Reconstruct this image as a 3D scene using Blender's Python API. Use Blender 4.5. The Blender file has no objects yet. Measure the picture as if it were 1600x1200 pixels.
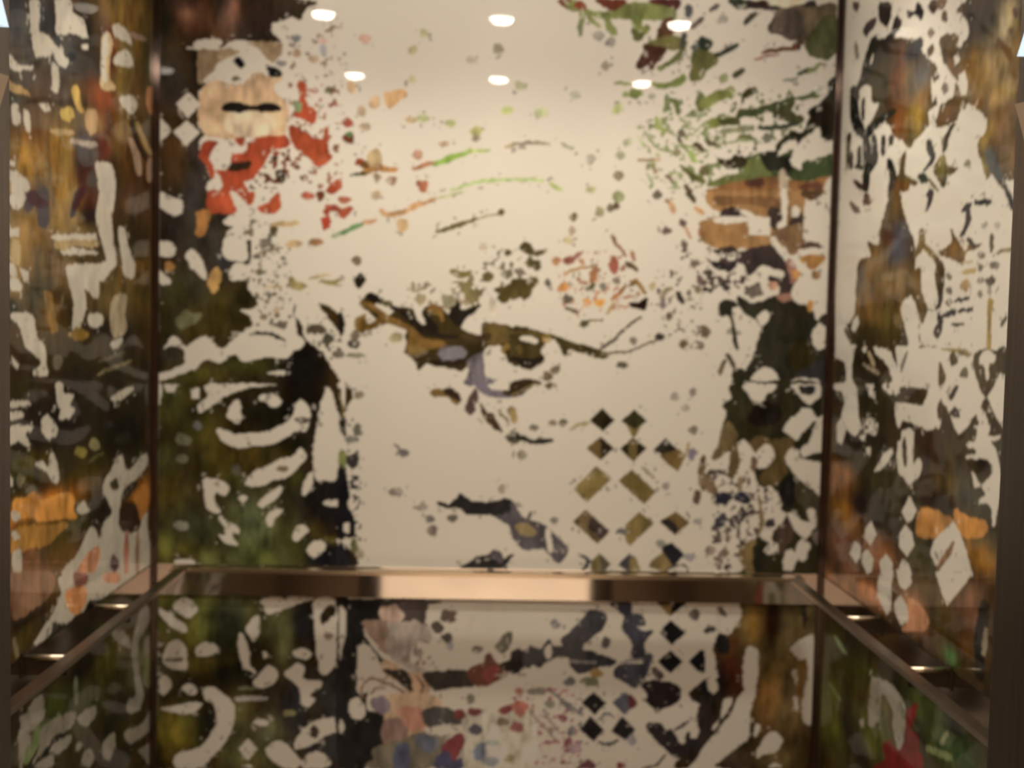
import bpy, bmesh, math, random
import numpy as np
from mathutils import Matrix, Vector

# ---------------------------------------------------------------- camera, exposure, world
SC = bpy.context.scene
COL = SC.collection
CAM_Z = 1.59
F_PX = 1701.7
PITCH, YAW, ROLL = -0.0526, 0.0259, 0.0222
def basis():
    f = np.array([math.sin(YAW)*math.cos(PITCH), math.cos(YAW)*math.cos(PITCH), math.sin(PITCH)])
    r = np.array([math.cos(YAW), -math.sin(YAW), 0.0]); u = np.cross(r, f)
    return (math.cos(ROLL)*r+math.sin(ROLL)*u, -math.sin(ROLL)*r+math.cos(ROLL)*u, f)
CR, CU, CF = basis()
cam_data = bpy.data.cameras.new('camera')
cam = bpy.data.objects.new('camera', cam_data); COL.objects.link(cam)
cam_data.sensor_width = 36.0; cam_data.sensor_fit = 'HORIZONTAL'
cam_data.lens = F_PX/1600.0*36.0
cam_data.clip_start = 0.02
cam.matrix_world = Matrix([[CR[0], CU[0], -CF[0], 0], [CR[1], CU[1], -CF[1], 0], [CR[2], CU[2], -CF[2], CAM_Z], [0, 0, 0, 1]])
cam_data.dof.use_dof = True                       # the photograph is out of focus on the far wall
cam_data.dof.focus_distance = 1.25
cam_data.dof.aperture_fstop = 4.8
SC.camera = cam
SC.view_settings.view_transform = 'Standard'
SC.view_settings.look = 'None'
SC.view_settings.gamma = 1.0
SC.view_settings.use_curve_mapping = False
SC.view_settings.exposure = 0.1
world = bpy.data.worlds.new('world'); SC.world = world
world.use_nodes = True
world.node_tree.nodes['Background'].inputs[0].default_value = (0.9, 0.8, 0.7, 1)
world.node_tree.nodes['Background'].inputs[1].default_value = 0.02
SC.cycles.max_bounces = 10
SC.cycles.glossy_bounces = 8
SC.cycles.sample_clamp_indirect = 6.0

# ---------------------------------------------------------------- sizes of the place (metres)
XL, XR = -0.9217, 0.9783          # faces of the side panels
YB = 3.06                         # face of the back panel
YF = 1.18                         # inner face of the car front
ZC = CAM_Z + 0.9985               # ceiling
XC = 0.034                        # middle of the car
SPX, RY1, RY2 = 0.5764, YB-0.524, YB-1.3795
Z_RAIL = CAM_Z - 0.679
WARM = (1.0, 0.89, 0.69)

def area_light(name, loc, sx, sy, power, color, rot=(0, 0, 0)):
    l = bpy.data.lights.new(name, 'AREA'); l.shape = 'RECTANGLE'; l.size = sx; l.size_y = sy
    l.energy = power; l.color = color
    o = bpy.data.objects.new(name, l); COL.objects.link(o); o.location = loc; o.rotation_euler = rot
    return o

# ---------------------------------------------------------------- helpers
def srgb(c):
    c = np.asarray(c, float)/255.0
    return np.where(c <= 0.04045, c/12.92, ((c+0.055)/1.055)**2.4)
def mat(name, color, rough=0.5, metal=0.0, emit=0.0, noise=0.0, nscale=(8, 8, 8), aniso=0.0, spec=0.5, tan=None):
    m = bpy.data.materials.new(name); m.use_nodes = True
    nt = m.node_tree; b = nt.nodes['Principled BSDF']
    col = tuple(float(v) for v in color)+(1,)
    b.inputs['Base Color'].default_value = col
    b.inputs['Roughness'].default_value = rough
    b.inputs['Metallic'].default_value = metal
    b.inputs['Specular IOR Level'].default_value = spec
    if emit:
        b.inputs['Emission Color'].default_value = col; b.inputs['Emission Strength'].default_value = emit
    if noise:
        tc = nt.nodes.new('ShaderNodeTexCoord'); mp = nt.nodes.new('ShaderNodeMapping'); nz = nt.nodes.new('ShaderNodeTexNoise')
        mp.inputs['Scale'].default_value = nscale; nz.inputs['Scale'].default_value = 4; nz.inputs['Detail'].default_value = 5
        rp = nt.nodes.new('ShaderNodeValToRGB')
        rp.color_ramp.elements[0].position = 0.3; rp.color_ramp.elements[1].position = 0.7
        rp.color_ramp.elements[0].color = tuple(v*(1-noise) for v in col[:3])+(1,)
        rp.color_ramp.elements[1].color = tuple(min(1, v*(1+noise)) for v in col[:3])+(1,)
        nt.links.new(tc.outputs['Object'], mp.inputs['Vector']); nt.links.new(mp.outputs['Vector'], nz.inputs['Vector'])
        nt.links.new(nz.outputs['Fac'], rp.inputs['Fac']); nt.links.new(rp.outputs['Color'], b.inputs['Base Color'])
    if aniso:
        b.inputs['Anisotropic Rotation'].default_value = 0.25
        b.inputs['Anisotropic'].default_value = aniso
        tg = nt.nodes.new('ShaderNodeTangent'); tg.direction_type = 'RADIAL'; tg.axis = tan or 'Z'
        nt.links.new(tg.outputs['Tangent'], b.inputs['Tangent'])
    return m
def props(o, label=None, cat=None, group=None, kind=None):
    if label: o['label'] = label
    if cat: o['category'] = cat
    if group: o['group'] = group
    if kind: o['kind'] = kind
    return o
def empty(name, loc, label, cat, group=None):
    o = bpy.data.objects.new(name, None); COL.objects.link(o); o.location = loc; o.empty_display_size = 0.05
    return props(o, label, cat, group)
def link(name, bm, m, parent=None, bevel=0.0, smooth=False):
    if bevel:
        bmesh.ops.bevel(bm, geom=list(bm.edges), offset=bevel, segments=2, affect='EDGES')
    bmesh.ops.recalc_face_normals(bm, faces=bm.faces)
    me = bpy.data.meshes.new(name); bm.to_mesh(me); bm.free()
    if smooth:
        for p in me.polygons: p.use_smooth = True
    me.materials.append(m)
    o = bpy.data.objects.new(name, me); COL.objects.link(o)
    if parent is not None:
        o.parent = parent
        me.transform(Matrix.Translation(-Vector(parent_world(parent))))
    return o
def parent_world(p):
    v = Vector(p.location)
    while p.parent: p = p.parent; v += Vector(p.location)
    return v
def box(bm, x0, x1, y0, y1, z0, z1):
    vs = [bm.verts.new(c) for c in [(x0,y0,z0),(x1,y0,z0),(x1,y1,z0),(x0,y1,z0),(x0,y0,z1),(x1,y0,z1),(x1,y1,z1),(x0,y1,z1)]]
    for q in [(0,3,2,1),(4,5,6,7),(0,1,5,4),(1,2,6,5),(2,3,7,6),(3,0,4,7)]: bm.faces.new([vs[i] for i in q])
def boxes(*bs):
    bm = bmesh.new()
    for b in bs: box(bm, *b)
    return bm
def lathe(bm, prof, o, axis='z', seg=32):
    # prof: (radius, along); o: origin; axis: 'z', 'x' or 'y'
    rings = []
    for r, t in prof:
        ring = []
        for k in range(seg):
            a = 2*math.pi*k/seg; c, s = r*math.cos(a), r*math.sin(a)
            p = {'z': (c, s, t), 'x': (t, c, s), 'y': (s, t, c)}[axis]
            ring.append(bm.verts.new((o[0]+p[0], o[1]+p[1], o[2]+p[2])))
        rings.append(ring)
    for a, b in zip(rings, rings[1:]):
        for k in range(seg): bm.faces.new([a[k], a[(k+1) % seg], b[(k+1) % seg], b[k]])
    bm.faces.new(rings[0][::-1]); bm.faces.new(rings[-1])
    return bm
def structure(name, bm, m, bevel=0.0):
    return props(link(name, bm, m, None, bevel), kind='structure')

# ---------------------------------------------------------------- materials
M_BRONZE = mat('bronze_steel', (0.30, 0.22, 0.17), 0.22, 1.0)
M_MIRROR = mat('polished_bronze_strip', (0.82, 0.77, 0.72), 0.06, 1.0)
M_SIDESTRIP = mat('darkened_side_strip', (0.20, 0.155, 0.125), 0.12, 1.0)  # same steel as the back strip, darkened for the dark reflections in it
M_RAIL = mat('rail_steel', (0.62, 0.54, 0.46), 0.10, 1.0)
M_SIDERAIL = mat('side_rail_steel', (0.27, 0.235, 0.20), 0.3, 1.0)  # rail steel darkened in place of the dark walls it mirrors
M_BACKRAIL = mat('back_rail_steel', (0.80, 0.70, 0.56), 0.24, 1.0)  # lighter copy of the rail steel, its bright sheen put into the colour
M_BRACKET = mat('bracket_steel', (0.80, 0.70, 0.58), 0.3, 1.0)
M_PLATE = mat('bracket_plate', (0.13, 0.11, 0.095), 0.35, 1.0)
M_POST = mat('corner_steel', (0.17, 0.13, 0.115), 0.12, 1.0)
M_JAMB = mat('jamb_steel', (0.135, 0.11, 0.095), 0.34, 1.0, noise=0.12, nscale=(40, 40, 0.6))
M_FRONT = mat('brushed_front', (0.42, 0.33, 0.26), 0.25, 1.0, noise=0.08, nscale=(1, 1, 60), aniso=0.85)
M_CEIL = mat('ceiling_panel', (0.55, 0.50, 0.44), 0.4)
M_COVE = mat('cove_white', (0.8, 0.74, 0.66), 0.6)
M_FLOOR = mat('car_floor', (0.34, 0.25, 0.18), 0.35, noise=0.3)
M_LOBBYFLOOR = mat('lobby_marble', (0.76, 0.69, 0.60), 0.2, noise=0.12, nscale=(.5, .5, .5))
M_LOBBY = mat('lobby_wall', (0.62, 0.5, 0.4), 0.6)
M_LOBBYDARK = mat('lift_surround', (0.3, 0.22, 0.17), 0.4)
M_LAMP = mat('lamp_glow', (1.0, 0.88, 0.72), 0.5, emit=100)
M_LOBBYLAMP = mat('lobby_lamp_glow', (1.0, 0.84, 0.66), 0.5, emit=6)
M_BLUE = mat('lit_arrow', (0.62, 0.82, 1.0), 0.4, emit=0.75)
M_BEIGE = mat('unlit_arrow', (0.42, 0.36, 0.28), 0.35)
M_DARK = mat('dark_gap', (0.03, 0.022, 0.018), 0.5)
# ---------------------------------------------------------------- light of the place
# the car's six downlights
for yy in (RY1, RY2):
    for k in (-1, 0, 1):
        l = bpy.data.lights.new('downlight_bulb', 'SPOT'); l.energy = 15.5; l.color = WARM
        l.spot_size = math.radians(140); l.spot_blend = 0.85; l.shadow_soft_size = 0.035
        o = bpy.data.objects.new('downlight_bulb', l); COL.objects.link(o)
        o.location = (XC+k*SPX, yy, ZC-0.034)
# warm cove round the dropped ceiling
area_light('cove_light', (XC, YB-0.17, ZC+0.16), 1.6, 0.12, 2.0, WARM)
# lobby ceiling panels
for xx in (-0.9, 0.95):
    area_light('lobby_light', (xx, -0.7, 2.86), 0.5, 2.2, 13.5, (1.0, 0.80, 0.63)).data.spread = math.radians(95)

# ---------------------------------------------------------------- the car
structure('floor', boxes((XL-.1, XR+.1, 1.0, YB+.1, -0.05, 0.0)), M_FLOOR)
structure('wall_back', boxes((XL-.08, XR+.08, YB+.012, YB+.06, 0, ZC+.3)), M_DARK)
structure('wall_left', boxes((XL-.06, XL-.012, 1.04, YB+.012, 0, ZC+.3)), M_DARK)
structure('wall_right', boxes((XR+.012, XR+.06, 1.04, YB+.012, 0, ZC+.3)), M_DARK)
# dropped ceiling panel with a lit gap behind it
structure('ceiling', boxes((XL-.06, XR+.06, 1.04, YB+.06, ZC+.26, ZC+.3)), M_COVE)
structure('ceiling', boxes((XL+.005, XR-.005, YF+.06, YB-.30, ZC, ZC+.03)), M_CEIL, 0.004)
# front returns, transom (brushed steel)
HF = 0.575
structure('wall_front_left', boxes((XL-.012, XC-HF-.01, YF-.04, YF, 0, ZC+.26)), M_FRONT)
structure('wall_front_right', boxes((XC+HF, XR+.012, YF-.04, YF, 0, ZC+.26)), M_FRONT)
structure('wall_front_transom', boxes((XC-HF-.01, XC+HF, YF-.04, YF, 2.11, ZC+.26)), M_FRONT)
# corner posts
def corner_post(x, s):
    return boxes((min(x, x+s*.014), max(x, x+s*.014), YB-.006, YB+.012, 0.0, ZC+.2),
                 (min(x-s*.012, x+s*.006), max(x-s*.012, x+s*.006), YB-.022, YB-.006, 0.0, ZC+.2))
structure('trim_1', corner_post(XL, 1), M_POST, 0.002)
structure('trim_2', corner_post(XR, -1), M_POST, 0.002)
# polished strip between the upper and the lower panels
Z0S, Z1S = 0.815, 0.903
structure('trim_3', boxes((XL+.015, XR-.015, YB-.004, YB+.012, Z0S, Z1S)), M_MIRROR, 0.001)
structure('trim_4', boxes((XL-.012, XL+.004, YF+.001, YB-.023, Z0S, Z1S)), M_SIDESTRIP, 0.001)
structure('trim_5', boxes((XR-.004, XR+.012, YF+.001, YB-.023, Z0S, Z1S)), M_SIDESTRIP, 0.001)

# ---------------------------------------------------------------- lobby side
ZT = 2.14
structure('floor_lobby', boxes((-2.6, 2.6, -2.6, 1.0, -0.05, 0.0)), M_LOBBYFLOOR)
structure('wall_lobby_left', boxes((-2.65, -2.6, -2.6, 1.04, 0, 2.9)), M_LOBBY)
structure('wall_lobby_right', boxes((2.6, 2.65, -2.6, 1.04, 0, 2.9)), M_LOBBY)
structure('wall_lobby_back', boxes((-2.65, 2.65, -2.65, -2.6, 0, 2.9)), M_LOBBY)
structure('ceiling_lobby', boxes((-2.65, 2.65, -2.65, 1.04, 2.9, 2.95)), M_COVE)
XJL, XJR = -0.463, 0.5205
structure('wall_surround_left', boxes((-2.6, XJL-.10, 1.0, 1.04, 0, 2.9)), M_LOBBYDARK)
structure('wall_surround_right', boxes((XJR+.10, 2.6, 1.0, 1.04, 0, 2.9)), M_LOBBYDARK)
structure('wall_surround_top', boxes((XJL-.10, XJR+.10, 1.0, 1.04, ZT+.08, 2.9)), M_LOBBYDARK)
# landing door frame: two jambs and a head
structure('door_1', boxes((XJL-.10, XJL, 0.995, 1.075, 0, ZT), (XJR, XJR+.10, 0.995, 1.075, 0, ZT),
                          (XJL-.10, XJR+.10, 0.995, 1.075, ZT, ZT+.08)), M_JAMB)
for xx, side in ((-0.9, 'left'), (0.95, 'right')):
    t = empty('lobby_ceiling_light', (xx, -0.7, 2.9), f'long warm lobby ceiling light on the {side}, behind the camera', 'ceiling light')
    link('frame', boxes((xx-.28, xx+.28, -1.83, -1.8, 2.862, 2.9), (xx-.28, xx+.28, .4, .43, 2.862, 2.9),
                        (xx-.28, xx-.25, -1.8, .4, 2.862, 2.9), (xx+.25, xx+.28, -1.8, .4, 2.862, 2.9)), M_BRONZE, t)
    link('diffuser', boxes((xx-.25, xx+.25, -1.8, .4, 2.88, 2.895)), M_LOBBYLAMP, t)

# ---------------------------------------------------------------- downlights
pos = {(-1, 0): 'left', (0, 0): 'middle', (1, 0): 'right'}
for row, yy in ((0, RY1), (1, RY2)):
    for k in (-1, 0, 1):
        x = XC+k*SPX
        t = empty('downlight', (x, yy, ZC), 'small round %s downlight of the ceiling row %s' % (
            {-1: 'left', 0: 'middle', 1: 'right'}[k], 'nearest the back panel' if row == 0 else 'nearest the doors'),
            'downlight', 'round downlights in the lift ceiling')
        bm = bmesh.new(); lathe(bm, [(.041, 0), (.052, 0), (.052, -.004), (.043, -.006), (.041, -.003)], (x, yy, ZC))
        link('trim_ring', bm, M_RAIL, t, smooth=False)
        bm = bmesh.new(); lathe(bm, [(.005, 0.001), (.038, 0.001), (.037, -.008), (.030, -.017), (.004, -.021)], (x, yy, ZC))
        link('lens', bm, M_LAMP, t)

# ---------------------------------------------------------------- handrails
def rail(x0, x1, y0, y1): return boxes((x0, x1, y0, y1, Z_RAIL-.012, Z_RAIL))
def bracket(t, wall, rail_, axis, z=Z_RAIL-.003):
    (wx, wy), (rx, ry) = wall, rail_
    if axis == 'x':
        x0, x1 = sorted((wx, rx))
        bm = bmesh.new(); lathe(bm, [(.0055, 0), (.0055, x1-x0)], (x0, wy, z-.0055), 'x', 24)
        fl = boxes(tuple(sorted((wx, wx+(.004 if rx > wx else -.004))))+(wy-.013, wy+.013, z-.046, z+.004))
    else:
        bm = boxes((wx-.006, wx+.006, ry, wy, z-.014, z-.009))
        fl = boxes((wx-.010, wx+.010, wy-.003, wy, z-.015, z-.007))
    b = link('bracket', bm, M_BRACKET, t, 0.0 if axis == 'x' else 0.002, smooth=axis == 'x')
    if axis == 'x': link('plate', boxes((x0, x1, wy-.003, wy+.003, z-.042, z-.0095)), M_PLATE, b, 0.001)
    link('flange', fl, M_PLATE, b, 0.001)
t = empty('handrail', (XC, YB-.08, Z_RAIL), 'flat steel handrail along the back wall under the big face', 'handrail', None)
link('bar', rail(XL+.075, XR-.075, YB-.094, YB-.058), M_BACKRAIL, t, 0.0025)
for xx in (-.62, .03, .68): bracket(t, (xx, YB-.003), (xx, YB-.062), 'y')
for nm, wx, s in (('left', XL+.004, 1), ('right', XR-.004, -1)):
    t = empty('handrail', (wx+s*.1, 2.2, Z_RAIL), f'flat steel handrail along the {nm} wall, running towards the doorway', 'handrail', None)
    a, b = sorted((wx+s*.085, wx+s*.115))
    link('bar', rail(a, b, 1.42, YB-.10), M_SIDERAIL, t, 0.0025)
    for yy in (2.585, 2.19, 1.62): bracket(t, (wx, yy), (wx+s*.088, yy), 'x')

# ---------------------------------------------------------------- hall lanterns on the door frame
def arrow_bm(s, x0, z0, up, hw=.042, h=.11, th=.007):
    # a triangular plate standing out of the wall, turned towards the opening
    ax, ay = s*.012/.0364, -1.0
    n = math.hypot(ax, ay); ax, ay = ax/n, ay/n
    nx, ny = -s*abs(ay), abs(ax)*-1
    bm = bmesh.new()
    pts = [(0, 0), (2*hw, 0), (hw, h if up else -h)]
    front = [bm.verts.new((x0+ax*p, .995+ay*p, z0+q)) for p, q in pts]
    back = [bm.verts.new((x0+ax*p+s*th, .995+ay*p, z0+q)) for p, q in pts]
    bm.faces.new(front); bm.faces.new(back[::-1])
    for i in range(3): bm.faces.new([front[i], front[(i+1) % 3], back[(i+1) % 3], back[i]])
    return bm
for s, nm, x0 in ((-1, 'left', -.4288), (1, 'right', .4792)):
    t = empty('hall_lantern', (x0+s*.012, .96, 1.824), f'pair of projecting lift direction arrows on the {nm} door jamb, upper one lit blue', 'lift indicator', 'arrow indicators on the door jambs')
    props(link('up_arrow', arrow_bm(s, x0, 1.846, True), M_BLUE, t), 'glowing pale blue arrow')
    link('down_arrow', arrow_bm(s, x0, 1.803, False), M_BEIGE, t)
# ---------------------------------------------------------------- the printed glass panels
# The print is traced outline by outline: every outline is carried from the photograph onto its wall once (ray through
# the photograph's camera onto the wall plane) and from there on lives in metres on that wall.
def pixel_ray(x, y):
    return CF+CR*(x-800.0)/F_PX+CU*(600.0-y)/F_PX
def to_wall(wall, x, y):
    d = pixel_ray(x, y)
    axis, v = {'back': (1, YB), 'left': (0, XL), 'right': (0, XR)}[wall]
    t = v/d[axis] if d[axis]*v > 0 else 1e3
    p = d*t
    return (p[0] if wall == 'back' else p[1]), p[2]+CAM_Z

def value_noise(u, v, cell, seed):
    rs = np.random.RandomState(seed); g = rs.rand(256, 256)
    x = u/cell+37.3; y = v/cell+61.7
    xi = np.floor(x).astype(int); yi = np.floor(y).astype(int)
    fx = x-xi; fy = y-yi; fx = fx*fx*(3-2*fx); fy = fy*fy*(3-2*fy)
    a = g[xi % 256, yi % 256]; b = g[(xi+1) % 256, yi % 256]; c = g[xi % 256, (yi+1) % 256]; d = g[(xi+1) % 256, (yi+1) % 256]
    return (a*(1-fx)+b*fx)*(1-fy)+(c*(1-fx)+d*fx)*fy

def white_seen(wall, x, y):
    # how bright the plain white of the print looks at this height: divided out of every colour, so
    # that the lamps do most of the shading; side inks keep the shade low down
    ys = [0, 150, 300, 450, 600, 750, 870, 960, 1080, 1200]
    if wall == 'back':
        r = [206, 220, 222, 212, 202, 190, 175, 160, 142, 122]
        g = [190, 207, 207, 196, 182, 168, 153, 140, 124, 106]
        b = [162, 184, 184, 166, 150, 134, 118, 108, 94, 80]
    else:
        r = [196, 200, 204, 200, 190, 178, 170, 164, 158, 150]
        g = [180, 184, 188, 184, 174, 160, 152, 146, 140, 132]
        b = [152, 156, 160, 154, 142, 130, 122, 118, 112, 106]
    return srgb([np.interp(y, ys, r), np.interp(y, ys, g), np.interp(y, ys, b)])

WHITE = np.array([0.76, 0.735, 0.69])
def albedo(wall, rgb, x, y):
    w = white_seen(wall, x, y); w = w**0.85*(w@np.array([.3, .6, .1]))**0.15     # part of the light's warm cast is left in the print
    veil = 0.002 if wall == 'back' else 0.018          # what the glass mirrors is not print
    c = np.clip(srgb(rgb)-veil*np.array([1, .85, .65]), 0.001, 1)/w*WHITE
    lum = c@np.array([.3, .6, .1])
    if c[2] > c[0]: c = c*0.6+0.4*lum
    return np.clip(c*0.86+0.12*lum, 0.008, 0.8)

def smooth_loop(P, closed=True):
    P = np.asarray(P, float); n = len(P); out = []
    rng = range(n) if closed else range(n-1)
    for i in rng:
        if closed: p0, p1, p2, p3 = P[i-1], P[i], P[(i+1) % n], P[(i+2) % n]
        else: p0, p1, p2, p3 = P[max(i-1, 0)], P[i], P[i+1], P[min(i+2, n-1)]
        for t in (0, 0.25, 0.5, 0.75):
            out.append(0.5*((2*p1)+(-p0+p2)*t+(2*p0-5*p1+4*p2-p3)*t*t+(-p0+3*p1-3*p2+p3)*t**3))
    if not closed: out.append(P[-1])
    return np.array(out)

class Canvas:
    def __init__(self, wall, us, zs, base_ink):
        self.wall = wall
        self.U, self.Z = np.meshgrid(us, zs, indexing='ij')
        self.u0 = us
        w = 0.0027
        self.Uw = self.U+(value_noise(self.U, self.Z, 0.016, 1)-0.5)*w*2+(value_noise(self.U, self.Z, 0.007, 2)-0.5)*w
        self.Zw = self.Z+(value_noise(self.U, self.Z, 0.016, 3)-0.5)*w*2+(value_noise(self.U, self.Z, 0.007, 4)-0.5)*w
        self.field = np.zeros(self.U.shape+(3,)); self.field[:] = srgb(base_ink)
        self.rgb = np.zeros(self.U.shape+(3,)); self.rgb[:] = WHITE
        self.inked = np.zeros(self.U.shape, bool)
    def inside(self, pts, warp=True):
        U, Z = (self.Uw, self.Zw) if warp else (self.U, self.Z)
        pts = np.asarray(pts); a, b = pts.min(0)-0.01, pts.max(0)+0.01
        i = np.where((self.U[:, 0] >= a[0]) & (self.U[:, 0] <= b[0]))[0]; j = np.where((self.Z[0] >= a[1]) & (self.Z[0] <= b[1]))[0]
        if len(i) == 0 or len(j) == 0: return None
        sl = (slice(i[0], i[-1]+1), slice(j[0], j[-1]+1))
        u, z = U[sl], Z[sl]; m = np.zeros(u.shape, bool)
        q = np.roll(pts, -1, 0)
        for (x1, y1), (x2, y2) in zip(pts, q):
            if y1 == y2: continue
            c = ((y1 > z) != (y2 > z)) & (u < (x2-x1)*(z-y1)/(y2-y1)+x1)
            m ^= c
        return sl, m
    def near(self, pts, half, k=1.0):
        pts = np.array(pts, float); a, b = pts.min(0)-0.03, pts.max(0)+0.03
        i = np.where((self.U[:, 0] >= a[0]) & (self.U[:, 0] <= b[0]))[0]; j = np.where((self.Z[0] >= a[1]) & (self.Z[0] <= b[1]))[0]
        if len(i) == 0 or len(j) == 0: return None
        sl = (slice(i[0], i[-1]+1), slice(j[0], j[-1]+1)); u, z = self.Uw[sl]*k, self.Zw[sl]; pts = pts*np.array([k, 1.0])
        m = np.zeros(u.shape, bool); n = len(pts)-1
        for k in range(n):
            p, q = pts[k], pts[k+1]; d = q-p; L = max(1e-9, d@d)
            t = np.clip(((u-p[0])*d[0]+(z-p[1])*d[1])/L, 0, 1)
            r = 1.15*half*(0.72+0.4*math.sin(math.pi*min(1, max(0, (k+0.5)/n))))
            m |= (u-p[0]-t*d[0])**2+(z-p[1]-t*d[1])**2 < r*r
        return sl, m

def paint(cv, text, all_ink=False):
    wall = cv.wall; T = (0, 0, 1.0)
    lines = [l.split() for l in text.strip().splitlines()]
    def px(a, b): return T[0]+a/T[2], T[1]+b/T[2]
    scatter = value_noise(cv.U, cv.Z, 0.0125, 31)*0.6+value_noise(cv.U, cv.Z, 0.0065, 32)*0.4
    # first the colour of the ink
    for t in lines:
        if t[0] == 'T': T = (float(t[1]), float(t[2]), float(t[3]))
        elif t[0] == 'f':
            x, y = px(float(t[2]), float(t[3])); rx, ry = float(t[4])/T[2], float(t[5])/T[2]
            c = to_wall(wall, x, y); e1 = to_wall(wall, x+rx, y); e2 = to_wall(wall, x, y+ry)
            ru, rz = abs(e1[0]-c[0]), abs(e2[1]-c[1])
            if wall == 'left': ru = 1.2*abs(to_wall(wall, x-rx, y)[0]-c[0])
            col = albedo(wall, [float(v) for v in t[1].split(',')], x, y)
            d = ((cv.U-c[0])/ru)**2+((cv.Z-c[1])/rz)**2
            w = np.clip(1.25*np.exp(-d*0.9), 0, 1)[..., None]
            w[w < 0.004] = 0
            cv.field = cv.field*(1-w)+col*w
    blot = value_noise(cv.U, cv.Z*0.6, 0.03, 11)*0.6+value_noise(cv.U, cv.Z*0.5, 0.012, 12)*0.4
    streak = value_noise(cv.U, cv.Z*0.12, 0.0055, 14)*0.6+value_noise(cv.U, cv.Z, 0.006, 15)*0.4
    hue = value_noise(cv.U, cv.Z*0.5, 0.045, 13)-0.5
    f = (0.08+1.15*blot+0.4*streak)[..., None]
    cv.field = np.clip(cv.field*f*(1+hue[..., None]*np.array([0.3, 0.04, -0.5]))*np.array([1.06, 0.97, 0.84]), 0.004, 0.85)
    if all_ink: cv.rgb = cv.field.copy(); cv.inked[:] = True
    # then the shapes, one over the other
    for t in lines:
        k = t[0]
        if k == 'T': T = (float(t[1]), float(t[2]), float(t[3])); continue
        if k == 'f': continue
        n = {'i': 1, 'j': 1, 'w': 1, 'v': 1, 'p': 2, 'q': 2, 's': 3, 'o': 2, 'n': 3}[k]
        v = [float(a) for a in t[n:]]
        if k == 'o':
            x, y = px(v[0], v[1]); rx, ry = v[2]/T[2], v[3]/T[2]
            P = []
            rs = random.Random(int(x*7+y*13))
            for a in range(10):
                r = rs.uniform(0.85, 1.3)
                P.append((x+rx*r*math.cos(a*math.pi/5), y+ry*r*math.sin(a*math.pi/5)))
        else: P = [px(v[i], v[i+1]) for i in range(0, len(v), 2)]
        cx, cy = sum(p[0] for p in P)/len(P), sum(p[1] for p in P)/len(P)
        if k in 'iwpos': P = smooth_loop(P, k != 's')
        W = np.array([to_wall(wall, a, b) for a, b in P])
        if k == 's':
            hw = float(t[2])/T[2]/2
            a = np.array(to_wall(wall, cx, cy)); b = np.array(to_wall(wall, cx, cy+hw))
            half = abs(b-a)[1]
            du = abs(np.array(to_wall(wall, cx+1, cy))-a)[0]; dz = half/hw
            r = cv.near(W, half, min(1.0, dz/du))
        else: r = cv.inside(W, k in 'iwpo')
        if r is None: continue
        sl, m = r
        if k in 'pqo' and len(m) > 4:
            d = m.copy(); d[1:] |= m[:-1]; d[:-1] |= m[1:]; d[:, 1:] |= m[:, :-1]; d[:, :-1] |= m[:, 1:]; m = d
        if k == 'n':
            m = m & (scatter[sl] > float(t[2])) & ~cv.inked[sl]
        if k in 'ij': cv.rgb[sl][m] = cv.field[sl][m]; cv.inked[sl][m] = True
        elif k in 'wv': cv.rgb[sl][m] = WHITE*(np.array([.66, .65, .62])*np.where(cv.Z[sl] < Z0S, 0.62, 1.0)[..., None]*(0.8+0.4*blot[sl])[..., None])[m] if wall == 'left' else (WHITE if wall == 'back' else (WHITE*np.where(cv.Z[sl] < Z0S, 0.5, 0.86)[..., None])[m]); cv.inked[sl][m] = False  # lower side whites darkened: the light's falloff there is put into the print
        else:
            col = albedo(wall, [float(a) for a in t[1].split(',')], cx, cy)
            col = col*0.92+0.07*(col@np.array([.3, .6, .1]))
            var = (0.25+1.0*blot[sl]+0.4*streak[sl])[..., None]
            cv.rgb[sl][m] = (np.clip(col*var, 0.004, 0.8))[m]; cv.inked[sl][m] = True
    # tiny flecks of the stencil along every edge and faint tints in the white
    e = np.zeros(cv.inked.shape, float); s = cv.inked.astype(float)
    for dx in (-5, 0, 5):
        for dz in (-5, 0, 5): e += np.roll(np.roll(s, dx, 0), dz, 1)
    edge = (e > 0.5) & (e < 8.5)
    fl = value_noise(cv.U, cv.Z, 0.0085, 21)*0.55+value_noise(cv.U, cv.Z, 0.018, 22)*0.45
    on = edge & ~cv.inked & (fl > 0.77); off = edge & cv.inked & (fl < 0.22)
    cv.rgb[on] = cv.rgb[on]*0.45+cv.field[on]*0.55
    cv.rgb[off] = cv.rgb[off]*0.5+WHITE*0.5
    # neighbours share a little ink: the print's dots
    for _ in range(1):
        r = cv.rgb; cv.rgb = (r+np.roll(r, 1, 0)+np.roll(r, -1, 0)+np.roll(r, 1, 1)+np.roll(r, -1, 1))/5.0
    return cv

def printed_material():
    m = bpy.data.materials.new('printed_glass'); m.use_nodes = True
    nt = m.node_tree; b = nt.nodes['Principled BSDF']
    a = nt.nodes.new('ShaderNodeAttribute'); a.attribute_name = 'print'
    nt.links.new(a.outputs['Color'], b.inputs['Base Color'])
    b.inputs['Roughness'].default_value = 0.45
    b.inputs['Specular IOR Level'].default_value = 0.04
    b.inputs['Coat Weight'].default_value = 0.6
    b.inputs['Coat Roughness'].default_value = 0.02
    b.inputs['Coat IOR'].default_value = 1.4
    return m
M_PRINT = printed_material()

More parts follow.
